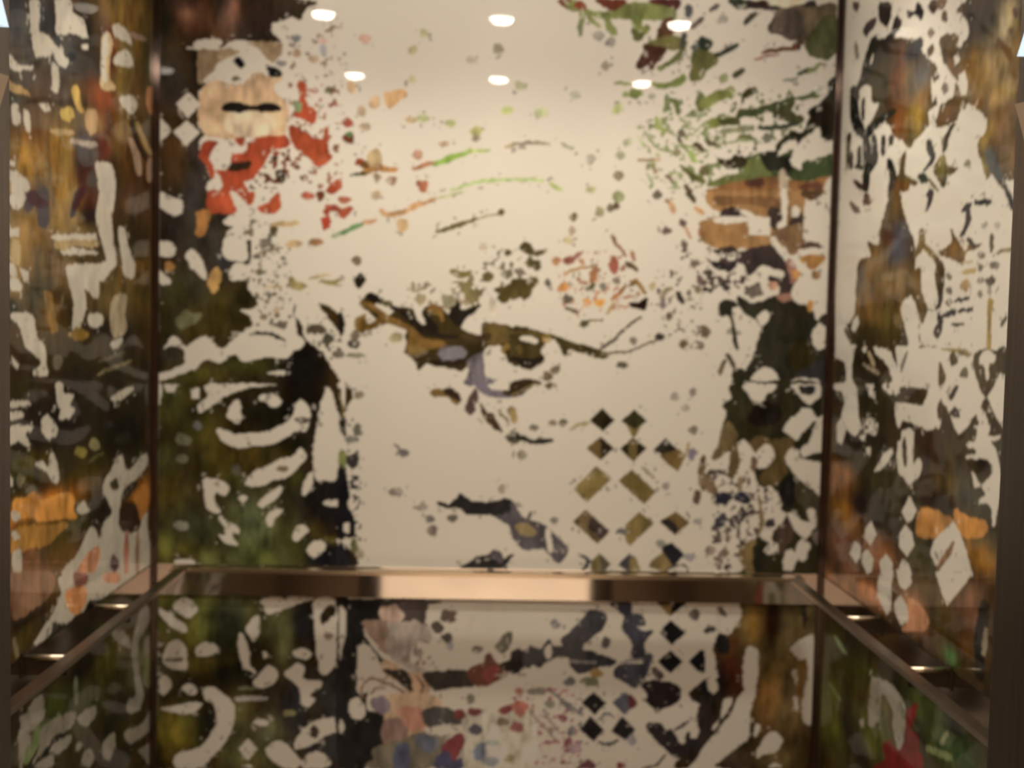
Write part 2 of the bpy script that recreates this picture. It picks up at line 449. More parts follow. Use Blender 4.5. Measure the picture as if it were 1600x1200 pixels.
def glass_panel(cv, z0, z1, label, thick=0.008):
    U, Z = cv.U, cv.Z
    js = np.where((Z[0] >= z0-1e-9) & (Z[0] <= z1+1e-9))[0]
    u = U[:, js[0]:js[-1]+1]; z = Z[:, js[0]:js[-1]+1]; col = cv.rgb[:, js[0]:js[-1]+1]
    nu, nz = u.shape
    flat = np.zeros(u.shape)
    face = {'back': np.stack([u, flat+YB, z], -1), 'left': np.stack([flat+XL, u, z], -1), 'right': np.stack([flat+XR, u, z], -1)}[cv.wall]
    V = face.reshape(-1, 3)
    idx = np.arange(nu*nz).reshape(nu, nz)
    q = np.stack([idx[:-1, :-1], idx[1:, :-1], idx[1:, 1:], idx[:-1, 1:]], -1).reshape(-1, 4)
    if cv.wall == 'left': q = q[:, ::1]
    if cv.wall == 'right': q = q[:, ::-1]
    # edges and back of the pane
    off = {'back': (0, thick, 0), 'left': (-thick, 0, 0), 'right': (thick, 0, 0)}[cv.wall]
    corners = [idx[0, 0], idx[-1, 0], idx[-1, -1], idx[0, -1]]
    B = V[corners]+np.array(off); nb = len(V)
    V = np.concatenate([V, V[corners], B])
    fc = [[nb+i, nb+(i+1) % 4, nb+4+(i+1) % 4, nb+4+i] for i in range(4)]+[[nb+7, nb+6, nb+5, nb+4]]
    q = np.concatenate([q, np.array(fc)]).astype(np.int32)
    c = np.concatenate([col.reshape(-1, 3), np.tile([[0.2, 0.25, 0.2]], (8, 1))])
    c = np.concatenate([c, np.ones((len(c), 1))], 1).astype(np.float32)
    mesh = bpy.data.meshes.new('printed_glass_panel')
    o = V.mean(0); o = np.array([V[:, 0].mean(), V[:, 1].mean(), z0])
    mesh.vertices.add(len(V)); mesh.vertices.foreach_set('co', (V-o).astype(np.float32).ravel())
    mesh.loops.add(q.size); mesh.loops.foreach_set('vertex_index', q.ravel())
    mesh.polygons.add(len(q)); mesh.polygons.foreach_set('loop_start', np.arange(0, q.size, 4, dtype=np.int32))
    mesh.update(calc_edges=True)
    at = mesh.color_attributes.new('print', 'FLOAT_COLOR', 'POINT'); at.data.foreach_set('color', c.ravel())
    mesh.materials.append(M_PRINT)
    ob = bpy.data.objects.new('printed_glass_panel', mesh); COL.objects.link(ob); ob.location = o
    props(ob, label, 'wall panel')
    return ob
ART_BACK = '''
T 240 0 4
f 60,46,36 120 100 240 200
f 52,38,30 620 110 260 160
f 112,74,58 240 110 110 90
f 104,78,60 420 180 90 90
f 138,96,76 495 60 40 90
f 150,108,88 215 95 45 40
f 40,38,30 80 150 60 120
f 30,24,18 260 420 60 150
f 74,62,46 130 380 90 140
f 66,58,50 60 560 120 120
f 84,62,36 100 960 130 180
f 64,58,62 280 960 70 130
f 68,62,70 280 1130 70 90
i 0 0 960 0 950 60 915 125 860 105 800 130 740 150 745 200 790 250 800 300 750 340 690 330 650 280 560 250 480 262 430 290 300 290 200 300 290 320 300 400 290 520 330 520 300 560 280 580 290 640 300 700 280 760 300 830 330 830 285 880 290 960 330 1040 350 1200 0 1200
p 165,135,95 290 320 400 320 520 290 640 270 800 280 770 370 700 400 640 340 560 330 420 400 330 480 290 520
p 222,180,132 350 520 480 500 640 460 720 480 800 490 830 600 850 700 830 790 800 850 640 850 520 870 330 840 290 760 280 660 300 580
p 232,200,160 500 700 700 720 760 800 620 860 480 830 440 760
w 250 270 330 240 430 255 400 290 280 295
w 380 430 440 370 540 330 480 300 560 270 650 300 690 350 740 390 720 440 620 450 560 520 460 520 400 470
w 760 390 800 330 830 300 900 300 900 480 800 480 780 430
w 770 520 850 490 900 560 880 700 850 760 830 640 760 580
p 20,14,8 500 375 540 360 560 395 545 420 515 400
p 16,10,6 720 420 780 440 790 478 740 480 715 450
p 30,24,14 430 668 455 650 540 645 620 665 700 648 770 655 795 685 700 695 620 685 540 695 440 695
v 140 650 215 575 295 650 215 740
v 125 825 205 750 290 825 205 915
w 0 720 40 735 110 815 60 870 0 900
p 176,66,22 520 870 560 860 570 900 530 905
p 178,64,22 290 960 320 890 400 890 350 960 360 1020 380 1080 370 1120 340 1040 290 990
p 180,66,22 620 880 700 855 830 860 840 915 750 930 700 1000 660 1060 620 1120 600 1200 410 1200 430 1130 400 1060 470 1010 490 960 580 950 560 1000
v 480 900 520 890 570 960 500 960
p 52,38,24 490 1020 600 1015 595 1050 500 1065 470 1050
w 350 980 400 930 480 940 480 1010 440 1060 380 1050
w 340 1140 400 1110 430 1160 380 1200 340 1200
w 570 1140 640 1120 700 1160 680 1200 600 1200
p 184,70,24 900 530 950 520 935 590 950 640 1010 700 990 770 920 760 880 720 900 660 915 600
p 186,74,24 860 780 940 830 1050 880 1080 860 1090 940 1110 980 1030 1035 960 970 890 920 860 850
o 130,150,100 905 665 22 26
w 870 730 940 750 1000 790 960 810 900 780
p 190,84,40 1080 790 1095 870 1070 900 1065 820
p 176,66,22 1100 1160 1160 1120 1150 1200 1080 1200
p 60,44,30 760 1070 800 1060 820 1120 790 1140 770 1100
o 60,50,40 760 990 14 12
o 150,60,30 765 965 18 10
o 120,110,70 1100 560 25 16
o 150,150,150 890 240 22 16
o 200,160,120 895 330 22 22
o 195,160,120 1000 370 22 20
o 170,170,170 1060 310 18 40
o 150,140,130 800 395 26 12
o 140,120,90 515 490 24 9
o 210,170,150 1050 255 24 14
p 200,90,50 1040 1000 1070 960 1080 1010
T 240 300 4
f 50,40,32 80 200 150 200
f 58,56,54 340 250 180 160
f 62,60,66 260 60 60 90
f 56,55,54 420 450 120 120
f 60,58,44 180 600 180 90
f 74,72,36 140 650 60 110
f 84,80,44 470 690 120 60
f 60,54,24 380 800 240 140
f 76,72,38 170 830 80 70
f 40,36,18 560 650 90 70
f 54,46,20 60 820 80 140
f 60,56,46 110 1030 90 60
f 66,64,22 560 1090 170 50
f 24,20,10 940 1080 140 160
f 80,76,28 280 1140 120 50
i 0 0 200 0 350 0 400 60 420 120 480 125 520 160 520 200 470 240 430 330 440 400 500 430 570 440 590 400 580 300 610 310 610 420 600 450 500 450 470 500 490 560 600 540 590 600 650 690 620 730 540 740 600 780 620 830 560 870 420 980 330 900 260 930 200 960 120 900 0 960
p 190,72,24 350 0 460 0 560 20 620 0 620 60 590 70 520 0 510 120 400 125 340 110
w 470 0 510 0 560 60 600 120 640 130 560 170 530 150 520 100
p 190,78,26 650 100 720 70 770 0 790 60 770 120 700 130
w 20 20 60 0 110 30 180 60 180 120 130 150 60 110 10 60
p 190,124,50 270 130 350 125 340 190 300 270 270 260 280 200
w 440 180 480 145 530 170 520 215 470 215
w 20 350 40 310 110 315 135 360 110 405 30 400 5 370
w 200 390 240 360 290 400 330 520 310 550 260 500 220 450
w 10 480 60 510 110 560 60 580 10 540
p 176,120,50 80 450 120 445 120 480 85 485
p 200,150,70 365 500 395 470 415 520 400 600 370 620 345 560
p 110,104,64 150 800 200 740 240 770 300 760 260 820 180 850
i 0 990 60 980 110 960 200 1000 190 1100 120 1110 30 1130 0 1120
w 190 990 280 920 330 905 390 970 480 1020 480 1070 400 1080 300 1060 250 1120 200 1180 100 1200 30 1190 100 1110 190 1080
i 330 1050 420 1070 500 1020 560 1060 700 1030 830 1040 880 990 940 960 940 920 900 880 890 780 930 830 950 920 1040 990 1100 1080 1150 1200 830 1200 820 1120 740 1120 600 1160 520 1150 420 1160 340 1200 200 1200 250 1120
w 350 1190 440 1150 520 1170 600 1160 700 1130 760 1130 760 1180 720 1200 350 1200
v 885 1180 930 1170 930 1200 885 1200
s 40,38,24 18 610 890 680 880 750 895 820 930
s 60,54,40 10 880 780 880 700
i 1030 700 1090 710 1150 760 1190 840 1185 880 1150 870 1110 810 1070 750
s 130,110,80 12 620 400 700 370 800 350
o 120,110,90 695 325 16 22
o 130,110,80 590 250 24 10
o 90,74,50 750 235 22 18
p 206,170,110 720 200 800 190 900 185 890 205 780 210
o 160,50,20 1080 190 28 32
o 170,120,70 1010 310 38 20
o 205,165,110 880 325 50 14
p 150,130,70 850 530 900 560 960 590 900 605 850 590
s 190,165,115 12 700 600 800 595
s 150,130,70 22 1040 560 1110 570 1160 550
s 195,170,110 14 980 540 1100 520
o 190,160,120 770 740 18 14
o 130,110,80 690 780 18 14
o 110,96,76 800 830 30 22
o 120,110,80 660 500 20 16
o 90,76,54 1020 860 50 24
o 80,74,54 1090 920 26 26
o 110,96,76 1160 1015 30 14
o 190,90,60 960 25 40 18
o 120,60,30 1040 22 18 24
o 186,84,50 1120 100 40 16
o 190,110,60 1180 130 24 16
o 150,60,30 1075 125 14 16
s 170,175,130 26 1120 275 1200 250
T 240 600 4
f 76,72,26 110 100 130 130
f 60,54,20 300 260 160 100
f 66,54,18 600 460 240 100
f 34,30,14 280 180 80 60
f 30,26,12 720 180 180 130
f 22,20,12 950 60 120 200
f 30,28,14 880 370 110 60
f 74,66,20 330 380 100 160
f 82,80,28 80 480 80 90
f 48,38,16 210 560 90 160
f 70,62,22 120 740 120 140
f 70,66,24 480 600 90 90
f 92,90,30 100 1020 110 80
f 52,54,30 300 900 130 120
f 80,86,50 640 900 180 180
f 64,72,38 620 1080 160 70
f 96,98,50 350 1090 60 50
f 94,100,44 730 1090 60 50
f 70,70,30 880 1040 120 120
f 44,40,18 830 720 60 160
f 28,26,28 1080 700 150 220
f 24,24,26 1080 1080 160 90
f 60,50,20 1010 920 50 50
f 96,84,30 1100 975 40 24
f 60,56,20 900 590 40 50
i 0 0 1150 0 1190 200 1170 400 1200 460 1200 870 1150 900 1170 930 1200 1000 1200 1160 0 1160
w 0 0 40 0 50 60 30 130 0 120
v 60 0 150 0 130 50 80 50
v 230 30 290 20 290 90 240 90
w 340 0 760 0 620 20 500 50 400 110 330 165 290 180 280 130 340 70
w 460 190 500 110 540 100 550 180 540 240 510 240 470 220
w 660 70 730 60 790 90 790 130 740 145 700 120 660 100
w 390 290 440 280 500 310 600 310 720 290 800 250 860 210 890 120 930 100 980 170 960 290 890 300 820 340 740 380 620 390 520 400 430 360
o 90,76,60 930 225 40 14
w 1030 190 1080 30 1120 60 1140 160 1180 250 1170 400 1140 600 1080 600 1010 590 1000 400
v 1150 0 1200 0 1200 160 1170 100
w 570 610 640 540 720 510 800 460 870 450 910 400 960 440 940 480 890 540 820 590 740 600 680 640 600 640
o 110,90,60 810 530 30 14
w 310 610 350 590 440 610 480 650 440 700 400 680 380 720 420 800 380 810 330 760
v 525 710 560 690 590 710 560 750
w 650 740 720 680 790 640 800 680 740 740 680 770
w 700 840 740 790 810 780 770 830 740 890 710 870
w 930 690 940 620 980 550 1000 560 990 640 950 700
w 410 830 460 850 530 900 540 940 490 930 500 970 530 1010 460 1000 410 940 450 930
w 870 960 890 900 930 880 970 910 930 960 890 985
w 960 1030 1000 980 1060 990 1070 1030 1030 1075 980 1070
w 1060 740 1120 725 1190 740 1180 760 1080 765
v 1140 970 1200 950 1200 1030 1160 1010
w 130 1100 200 1095 260 1110 240 1135 140 1130
o 120,110,84 170 885 34 24
o 100,92,60 185 345 40 30
o 100,92,60 180 470 34 20
o 110,100,90 275 260 20 24
o 90,82,60 520 540 28 26
T 240 900 4
f 86,86,30 160 140 200 60
f 104,100,32 350 170 80 60
f 70,70,40 520 180 140 120
f 40,34,20 440 280 90 80
f 88,84,26 280 340 90 100
f 76,70,24 90 340 80 80
f 78,66,20 320 560 120 60
f 32,34,18 480 380 120 120
f 22,22,14 500 620 180 80
f 60,58,28 740 300 100 100
f 84,82,44 830 420 60 200
f 30,28,28 940 300 80 160
f 36,32,24 1160 780 200 180
f 30,28,28 860 850 90 250
f 80,72,20 140 960 130 130
f 28,26,16 330 900 70 100
f 70,66,40 690 960 100 80
f 60,56,30 540 860 80 120
f 58,54,24 600 1120 180 90
f 28,26,24 1120 1060 160 110
f 52,46,26 60 620 80 100
i 0 110 1200 110 1200 1200 0 1200
w 120 190 200 130 280 200 230 260 180 250
w 30 200 120 250 200 310 200 350 150 340 60 270
w 50 500 100 420 160 400 200 450 210 580 150 590 80 560
o 84,74,52 130 520 60 6
w 260 460 300 420 380 420 400 470 340 500 270 500
w 680 140 1000 135 880 180 730 240 690 200
w 580 330 620 260 660 260 660 350 630 410 600 380
w 530 370 560 360 600 480 600 540 640 620 560 560 530 480
v 680 470 700 470 720 500 690 520
w 870 470 940 450 990 490 950 520 890 505
w 1010 140 1120 140 1140 190 1190 210 1200 300 1160 480 1120 580 1050 620 1020 480 1000 260
i 1040 240 1110 180 1140 220 1060 310
o 96,80,56 1095 375 22 14
w 670 600 720 560 780 600 760 660 690 700 620 680 640 640
w 820 610 900 540 950 590 940 640 1050 660 1040 700 980 740 1010 780 960 820 920 780 910 710 860 650
w 40 640 80 620 120 680 70 740 40 730
w 180 700 210 670 260 690 270 730 220 740
w 310 720 360 690 430 730 500 800 510 900 460 1020 380 1120 300 1200 140 1200 140 1120 260 1080 340 1020 390 930 390 850 370 800 330 780
w 50 830 130 810 300 790 280 830 220 860 140 860
s 110,98,80 26 520 770 700 765
s 84,80,50 16 540 700 640 700
w 620 910 680 890 720 920 690 940 640 930
w 880 1060 930 960 1010 900 1120 885 1200 900 1190 950 1090 990 1020 1040 930 1080
o 50,40,26 1005 975 24 34
v 530 1080 590 1015 650 1080 590 1155
w 700 1090 760 1035 830 1050 920 1150 900 1200 820 1200 740 1150
w 930 1150 1010 1095 1100 1150 1080 1200 940 1200
w 540 1190 610 1180 610 1200
o 90,80,40 850 855 26 16
T 240 300 4
n 110,100,80 0.66 560 160 760 200 860 520 860 860 640 860 640 700 600 420
n 60,50,36 0.62 960 780 1180 860 1180 1060 1060 1040
T 240 0 4
n 170,110,80 0.66 840 520 1180 520 1180 1180 1000 1180 880 1000
n 160,130,110 0.70 800 160 1180 100 1180 520 860 520
n 120,60,30 0.62 560 880 900 900 1000 1180 560 1180
T 530 0 4
o 205,160,130 160 240 30 22
o 190,185,130 530 210 20 20
o 190,175,125 460 310 20 24
o 160,145,110 995 305 24 22
o 180,165,140 825 375 24 18
o 195,185,130 460 495 18 18
o 200,190,140 1135 535 30 16
p 222,172,110 290 580 400 565 425 600 380 620 320 670 295 650
o 220,180,130 75 540 26 30
o 220,180,130 220 640 28 34
o 222,190,150 140 690 24 24
o 180,80,50 52 768 26 22
o 120,50,26 60 865 28 30
o 90,120,70 60 840 16 12
o 205,175,140 160 790 30 14
o 215,175,120 450 750 28 12
o 200,205,140 520 740 36 16
o 200,205,130 690 770 26 18
o 200,210,120 1050 690 36 16
o 190,185,110 855 820 34 26
o 180,165,130 855 865 20 14
o 200,170,135 650 900 30 12
o 190,140,110 490 970 28 20
s 150,190,60 30 590 1030 700 990 820 945
s 180,200,90 16 800 950 940 940
s 196,130,80 26 470 1055 580 1020
s 170,150,100 18 1040 920 1120 900 1200 890
s 175,200,110 18 700 1190 830 1145 1000 1125 1200 1125
o 190,110,70 525 1160 34 26
o 150,110,80 330 1130 26 20
o 170,60,20 130 1010 26 20
o 120,76,24 160 1030 30 20
o 190,160,110 225 1000 36 60
s 190,130,60 30 150 1080 250 1055 350 1065
s 70,70,20 14 70 1095 180 1080
o 170,80,40 0 1150 12 30
o 180,150,110 235 1110 20 16
T 530 300 4
o 170,90,60 30 50 32 18
p 170,74,36 0 110 80 100 50 140 30 160 0 130
s 100,140,80 24 10 265 80 230 160 190
s 205,150,100 22 160 190 230 175
s 205,150,90 26 260 110 300 140 400 120 480 85 600 45
s 190,190,130 12 600 45 780 0
o 205,165,110 395 210 24 34
s 120,104,50 22 610 250 700 220 860 170
o 100,86,40 1010 130 24 16
s 170,155,110 10 860 165 1000 135
o 190,170,140 900 345 18 16
o 200,170,130 230 20 26 20
p 40,30,14 100 550 130 510 160 540 150 580 120 600
o 130,110,80 110 430 24 24
p 56,44,12 180 640 220 640 260 680 330 690 350 720 460 740 480 790 520 840 540 830 530 740 600 710 650 740 690 760 720 690 750 700 750 740 880 710 840 740 780 800 760 850 860 900 900 880 900 820 1000 830 1100 850 1200 870 1200 1110 1110 1070 1060 1060 1040 990 1000 960 930 960 910 1000 800 1080 760 1110 700 1100 600 1080 540 1070 500 1110 480 1060 410 1000 430 960 410 900 430 860 300 800 230 790 180 740 130 700
p 120,84,20 240 790 330 800 430 850 520 920 640 930 660 960 560 980 470 950 420 980 430 900 400 850 300 820 220 850 160 860 120 850 160 880 110 860 110 800 150 780 180 820 230 810
p 104,76,24 130 700 180 690 300 790 200 740
o 110,90,60 480 1000 60 26
w 230 700 320 720 340 760 290 770 240 740
o 100,90,50 300 700 30 10
o 110,82,24 610 740 40 26
p 30,22,10 180 640 230 645 250 680 200 680
p 28,22,10 530 770 570 800 620 850 600 900 560 860 500 890 470 820 460 770 500 820 540 830
p 30,24,12 690 770 740 700 760 750 860 730 780 800 740 830
o 100,84,80 690 1010 66 44
p 120,110,118 640 1000 720 970 780 980 790 1020 740 1050 680 1070 640 1040
p 110,96,104 800 1060 860 1020 920 1010 930 1070 920 1140 960 1180 940 1200 790 1200 820 1120
w 910 990 960 960 1010 970 1050 1050 1080 1090 1200 1120 1200 1190 1100 1180 960 1170 910 1130
o 118,90,26 1070 985 50 30
w 1130 890 1200 890 1200 950 1150 940
p 96,74,30 900 830 1000 830 1060 860 1100 900 1000 950 920 940
p 84,70,20 970 600 1030 600 1100 560 1200 545 1200 610 1170 670 1090 640 1040 690 1000 670 1000 630
o 200,180,150 960 720 16 50
p 120,104,44 700 490 760 500 830 490 800 520 750 535 705 515
p 120,106,60 790 570 820 550 820 610 900 620 860 670 810 670 780 620
o 110,96,50 930 530 26 24
o 90,80,40 1055 380 16 18
p 90,76,30 1130 350 1160 310 1200 350 1200 390 1150 370
o 110,100,60 1190 440 14 30
s 150,130,90 14 460 620 520 600 570 580
o 160,140,100 510 670 30 26
o 150,140,100 680 680 40 34
o 140,130,110 1130 500 20 20
o 120,110,80 1060 510 20 20
o 180,160,110 350 910 34 24
s 140,110,50 20 110 880 110 800 160 770
o 60,50,40 90 950 30 22
o 120,104,80 100 900 24 30
o 140,130,100 100 1020 50 8
p 30,24,16 0 750 30 820 20 880 0 880
T 530 600 4
p 40,34,20 0 0 10 100 20 160 40 230 40 310 20 310 0 180
s 120,96,40 14 0 60 30 200
o 110,100,80 110 290 16 34
o 120,110,90 70 345 26 16
p 50,44,40 50 460 110 440 110 500 80 520 50 490
o 110,110,50 15 480 18 60
p 26,24,26 0 520 40 600 60 700 50 760 80 820 90 900 80 950 40 950 0 940
w 30 880 60 870 70 920 30 930
o 90,84,40 95 1010 18 34
p 28,26,28 0 990 40 1050 80 1140 0 1150
o 130,110,80 130 1065 20 20
o 140,120,90 120 70 20 12
p 110,80,30 575 45 640 40 680 60 730 50 760 100 740 125 700 100 680 70 600 80
p 50,34,20 650 40 700 30 760 90 740 100
p 84,60,50 790 140 840 50 860 40 860 100 830 180 800 180
p 110,96,110 850 0 910 0 960 40 1040 50 1120 30 1160 0 1200 0 1180 30 1130 70 1040 85 930 70 880 40
p 60,44,24 1020 50 1100 30 1190 0 1150 50 1060 75
p 66,46,20 890 130 920 170 960 200 990 260 1020 300 960 270 920 230 900 190
s 140,116,80 14 1000 180 1060 240
p 120,100,60 1060 160 1090 150 1100 200 1080 220
s 40,34,24 26 1060 330 1120 320 1200 365
o 80,70,50 1090 340 40 20
s 120,110,80 12 1100 280 1040 330
o 130,115,90 1140 445 22 22
s 130,105,90 16 350 380 400 430
o 100,86,80 400 430 24 20
o 120,104,84 350 675 34 16
o 150,130,105 520 770 20 18
o 110,96,80 570 850 24 16
o 120,100,80 580 920 22 24
o 90,78,60 705 840 30 20
o 150,130,100 1015 655 20 20
p 30,28,28 610 740 640 740 680 760 730 720 750 690 800 720 840 740 950 740 1060 720 1090 780 1130 820 1200 880 1200 1020 1150 1020 1110 980 1080 930 1060 880 980 830 920 815 820 810 770 790 740 765 660 770
p 70,60,62 1000 840 1080 800 1140 840 1200 870 1200 1020 1140 1020 1100 970 1080 920 1060 880
p 128,104,54 1100 890 1150 875 1200 890 1200 930 1160 930
p 36,30,30 770 1165 840 1100 920 1070 960 1040 1010 1060 1030 1100 1090 1060 1050 1120 1010 1165
p 80,64,66 930 1060 990 1060 1020 1110 980 1100
T 530 900 4
f 50,40,34 450 200 200 80
f 28,26,24 120 250 120 200
f 34,34,36 100 1000 180 150
f 30,30,30 60 680 80 200
p 24,22,18 0 150 60 150 610 155 580 200 540 260 540 300 480 280 400 290 300 280 200 300 140 330 170 400 220 460 270 520 330 560 270 550 230 480 180 430 130 410 100 500 80 600 60 700 100 760 180 840 290 880 300 1000 260 1080 220 1160 0 1160
w 0 200 40 220 45 330 20 450 0 520
p 54,42,36 380 170 610 160 570 210 530 290 480 270 390 270
o 150,118,90 325 240 60 50
p 118,90,64 150 290 300 290 320 340 300 420 310 480 270 470 240 420 200 390 170 340
p 128,110,88 300 300 420 290 480 280 540 320 600 400 560 500 540 590 480 600 400 560 330 520 290 420 330 350
w 560 200 620 170 1200 160 1200 440 1100 450 1030 500 950 480 880 560 800 580 700 590 600 600 520 570 440 520 480 420 580 400 560 330 540 290
o 104,90,70 410 520 22 20
o 110,96,76 490 480 30 16
w 120 440 180 430 220 480 250 560 330 620 420 700 450 740 340 740 240 700 130 740 110 640 110 540
p 130,98,66 260 540 340 550 420 600 520 620 560 700 540 740 440 740 400 680 300 620
p 34,28,20 280 590 340 590 420 600 460 720 420 700 350 640
s 60,40,26 12 480 630 520 680 510 740
s 90,62,44 14 240 650 320 680 420 740
s 110,76,52 12 150 760 140 690 200 640 280 650
s 104,72,50 12 200 740 230 700 290 700
p 134,104,70 320 740 540 740 620 770 640 820 560 850 540 920 520 990 400 1000 300 960 280 860 200 820 240 770
p 130,84,58 380 820 500 830 540 880 520 950 440 960 390 900
p 96,74,78 210 770 290 760 320 820 280 860 220 830
p 96,70,54 300 900 380 900 430 980 380 1040 300 1060 270 980
w 70 780 120 760 160 830 150 890 90 890 60 840
w 0 900 30 920 30 960 0 980
p 50,46,38 530 850 600 820 700 830 770 860 760 920 640 930 560 940 530 890
p 76,66,46 220 1080 400 1020 520 980 600 1000 640 980 700 960 620 1100 560 1200 180 1200 220 1140
p 64,70,76 480 1000 560 1000 620 1050 560 1100 500 1060
p 46,52,66 350 1080 420 1050 440 1140 420 1200 350 1200
w 530 960 640 930 720 930 700 980 600 1000
w 780 690 1000 650 1200 570 1200 800 1000 820 860 820 760 850 680 820 620 740 640 710
p 136,120,92 780 860 900 870 1000 860 1200 860 1200 1200 760 1200 780 1000
p 40,34,26 560 600 640 600 720 590 800 600 830 640 860 680 780 690 680 700 600 710 560 680 520 620
p 74,38,24 800 600 860 560 900 550 920 500 950 490 980 540 1040 580 1060 610 980 650 920 680 850 680
p 96,40,30 900 600 980 560 990 600 930 660
p 26,20,18 1010 550 1080 520 1110 460 1160 480 1190 440 1200 450 1200 560 1150 580 1090 605 1030 580
p 80,70,50 980 440 1010 400 1060 350 1075 380 1040 480 1000 470
o 70,54,40 680 250 46 34
o 60,50,36 610 320 30 34
o 56,46,36 670 390 30 26
o 90,76,60 860 465 30 16
o 100,94,90 690 440 20 20
o 90,80,56 820 770 20 26
p 84,34,30 730 840 770 840 780 880 730 890
o 90,40,36 850 850 34 20
p 96,40,36 1000 840 1060 810 1160 800 1180 830 1100 830 1040 860
o 120,80,60 1130 855 30 20
p 82,32,30 640 1100 680 1030 760 980 780 1040 740 1120 700 1180 680 1120
p 40,40,60 600 1200 620 1120 680 1100 710 1160 760 1140 760 1200
o 56,54,56 850 960 34 26
o 100,60,46 1110 945 36 22
o 90,76,50 1020 910 30 20
o 70,80,90 890 1100 40 50
o 130,124,90 980 1110 60 60
o 96,84,50 1060 1140 20 20
o 84,88,84 940 1160 50 24
o 100,100,80 960 1040 30 16
T 530 900 4
n 66,72,80 0.66 760 860 1000 880 1200 880 1200 1200 760 1200
n 110,56,48 0.67 800 900 1200 800 1200 1100 900 1200 780 1100
n 104,90,50 0.64 900 900 1200 950 1200 1200 900 1200
n 100,76,60 0.62 300 300 560 300 600 560 420 560
T 530 600 4
n 60,54,50 0.60 50 250 130 250 140 1080 70 1080
T 530 300 4
n 150,130,100 0.68 420 580 720 560 820 700 700 760 600 700 440 720
n 120,110,80 0.64 780 540 1000 360 1200 320 1200 520 980 600
T 530 300 4
s 130,92,26 34 190 700 300 790 430 850 520 930 640 950
s 120,84,24 26 560 740 610 720 650 800
s 36,26,12 30 330 720 420 770 520 860 620 900 740 900
s 40,28,14 26 560 1060 700 1070 780 1050
s 96,76,24 30 920 860 1060 880 1180 900
s 40,30,16 40 1060 1000 1120 1060 1190 1080
s 70,52,22 40 780 900 860 920 940 900
o 128,98,36 470 980 50 24
n 120,100,60 0.60 440 560 760 560 860 520 960 560 900 700 700 740 480 680
T 800 0 4
p 120,60,24 290 0 370 0 380 50 340 50 310 30
p 120,124,60 340 20 400 10 480 60 560 80 680 30 700 20 1000 40 1010 130 900 120 800 120 780 150 740 120 640 110 560 110 480 90 420 70 360 60
p 130,56,30 390 20 430 10 460 40 440 55 400 40
p 110,48,30 530 0 700 0 680 40 620 55 570 40
p 84,36,30 860 0 1040 0 1030 60 990 40 900 20
s 130,134,80 30 440 80 430 140 430 210
s 130,134,70 26 470 90 500 130 540 160
s 128,134,66 36 590 110 610 160 640 210
s 124,130,56 50 790 110 780 170 810 200 840 180
p 90,90,40 750 180 800 200 830 210 790 260 760 240
o 160,150,130 545 225 30 24
o 155,145,130 620 260 26 22
p 100,60,34 920 180 960 120 1000 120 1010 200 980 260 920 260
p 118,112,54 840 270 900 250 1000 230 1080 250 1080 290 1000 310 900 300
p 80,44,28 820 280 900 290 960 310 940 350 900 400 880 430 850 400 800 430 780 420 800 360 825 320
s 110,114,60 30 920 430 990 390 1050 340 1080 260
s 80,80,70 26 1060 290 1080 210
o 80,80,84 1105 75 18 40
s 90,90,80 26 1130 170 1190 110
p 104,108,50 1130 330 1200 310 1200 470 1160 500 1130 420
o 40,70,60 1190 275 26 30
o 170,155,130 590 410 22 24
s 150,160,90 16 640 520 750 525
p 124,136,60 880 520 960 520 1040 490 1060 470 1080 490 1070 520 1000 540 920 545
o 130,140,70 770 585 36 26
o 170,180,110 710 590 20 14
o 170,165,140 875 600 18 14
o 185,195,120 660 685 28 24
o 195,200,140 180 705 34 22
o 195,190,150 60 535 30 14
o 200,195,165 395 595 30 14
s 110,120,60 28 990 620 1025 650 1040 710
o 104,110,60 1190 640 30 50
o 130,134,90 1135 710 24 18
s 165,175,90 26 900 740 920 790 960 820
s 160,170,110 14 960 790 1020 850
s 190,195,140 12 780 850 830 920
s 140,150,90 12 830 820 870 880 930 940
o 110,100,80 1060 835 20 18
s 90,80,60 20 1040 860 1060 900
s 90,80,66 22 1150 900 1195 935
s 130,130,80 16 1060 900 1110 960
s 160,180,90 30 1110 950 1140 1000
s 170,150,120 18 0 905 100 893 235 900
s 200,200,150 16 310 900 380 930
o 195,185,160 490 995 24 26
o 195,190,150 680 970 24 20
o 190,190,150 720 890 24 20
s 190,205,130 18 0 1125 100 1120 190 1130
s 175,190,100 24 240 1150 300 1185
o 150,130,100 665 1100 24 28
s 180,150,110 20 790 1000 860 1000 920 995
s 110,104,50 28 1060 1040 1120 1100 1180 1135
s 150,120,90 18 880 1040 900 1080
s 130,100,80 20 970 1100 1000 1140
s 110,80,60 22 1080 1160 1120 1200
o 140,130,90 1030 950 20 18
s 150,170,110 14 850 1090 880 1150
o 110,60,40 1190 1065 14 24
o 180,175,120 490 1190 24 14
T 800 300 4
o 120,100,60 385 155 20 22
o 180,150,120 375 240 16 24
o 190,175,120 345 300 22 16
o 150,140,100 550 120 20 20
o 130,120,90 610 100 16 20
o 110,90,60 655 90 18 22
o 160,160,110 665 30 26 26
p 90,76,36 50 340 80 320 120 360 190 370 200 385 130 390 80 370
p 84,74,30 100 430 170 430 180 460 160 490 130 470
p 84,70,24 0 560 60 550 110 540 155 540 160 580 120 610 80 680 60 650 0 670
o 130,110,90 50 500 26 14
s 166,110,90 20 350 440 390 410 440 370
o 150,84,60 355 425 26 20
o 190,130,80 280 430 26 20
s 186,140,80 16 330 520 400 480 500 470
o 196,130,60 320 600 30 22
o 170,110,60 510 530 22 30
s 96,86,46 24 465 610 510 580
o 90,80,60 350 670 34 18
s 100,88,60 20 340 730 410 750
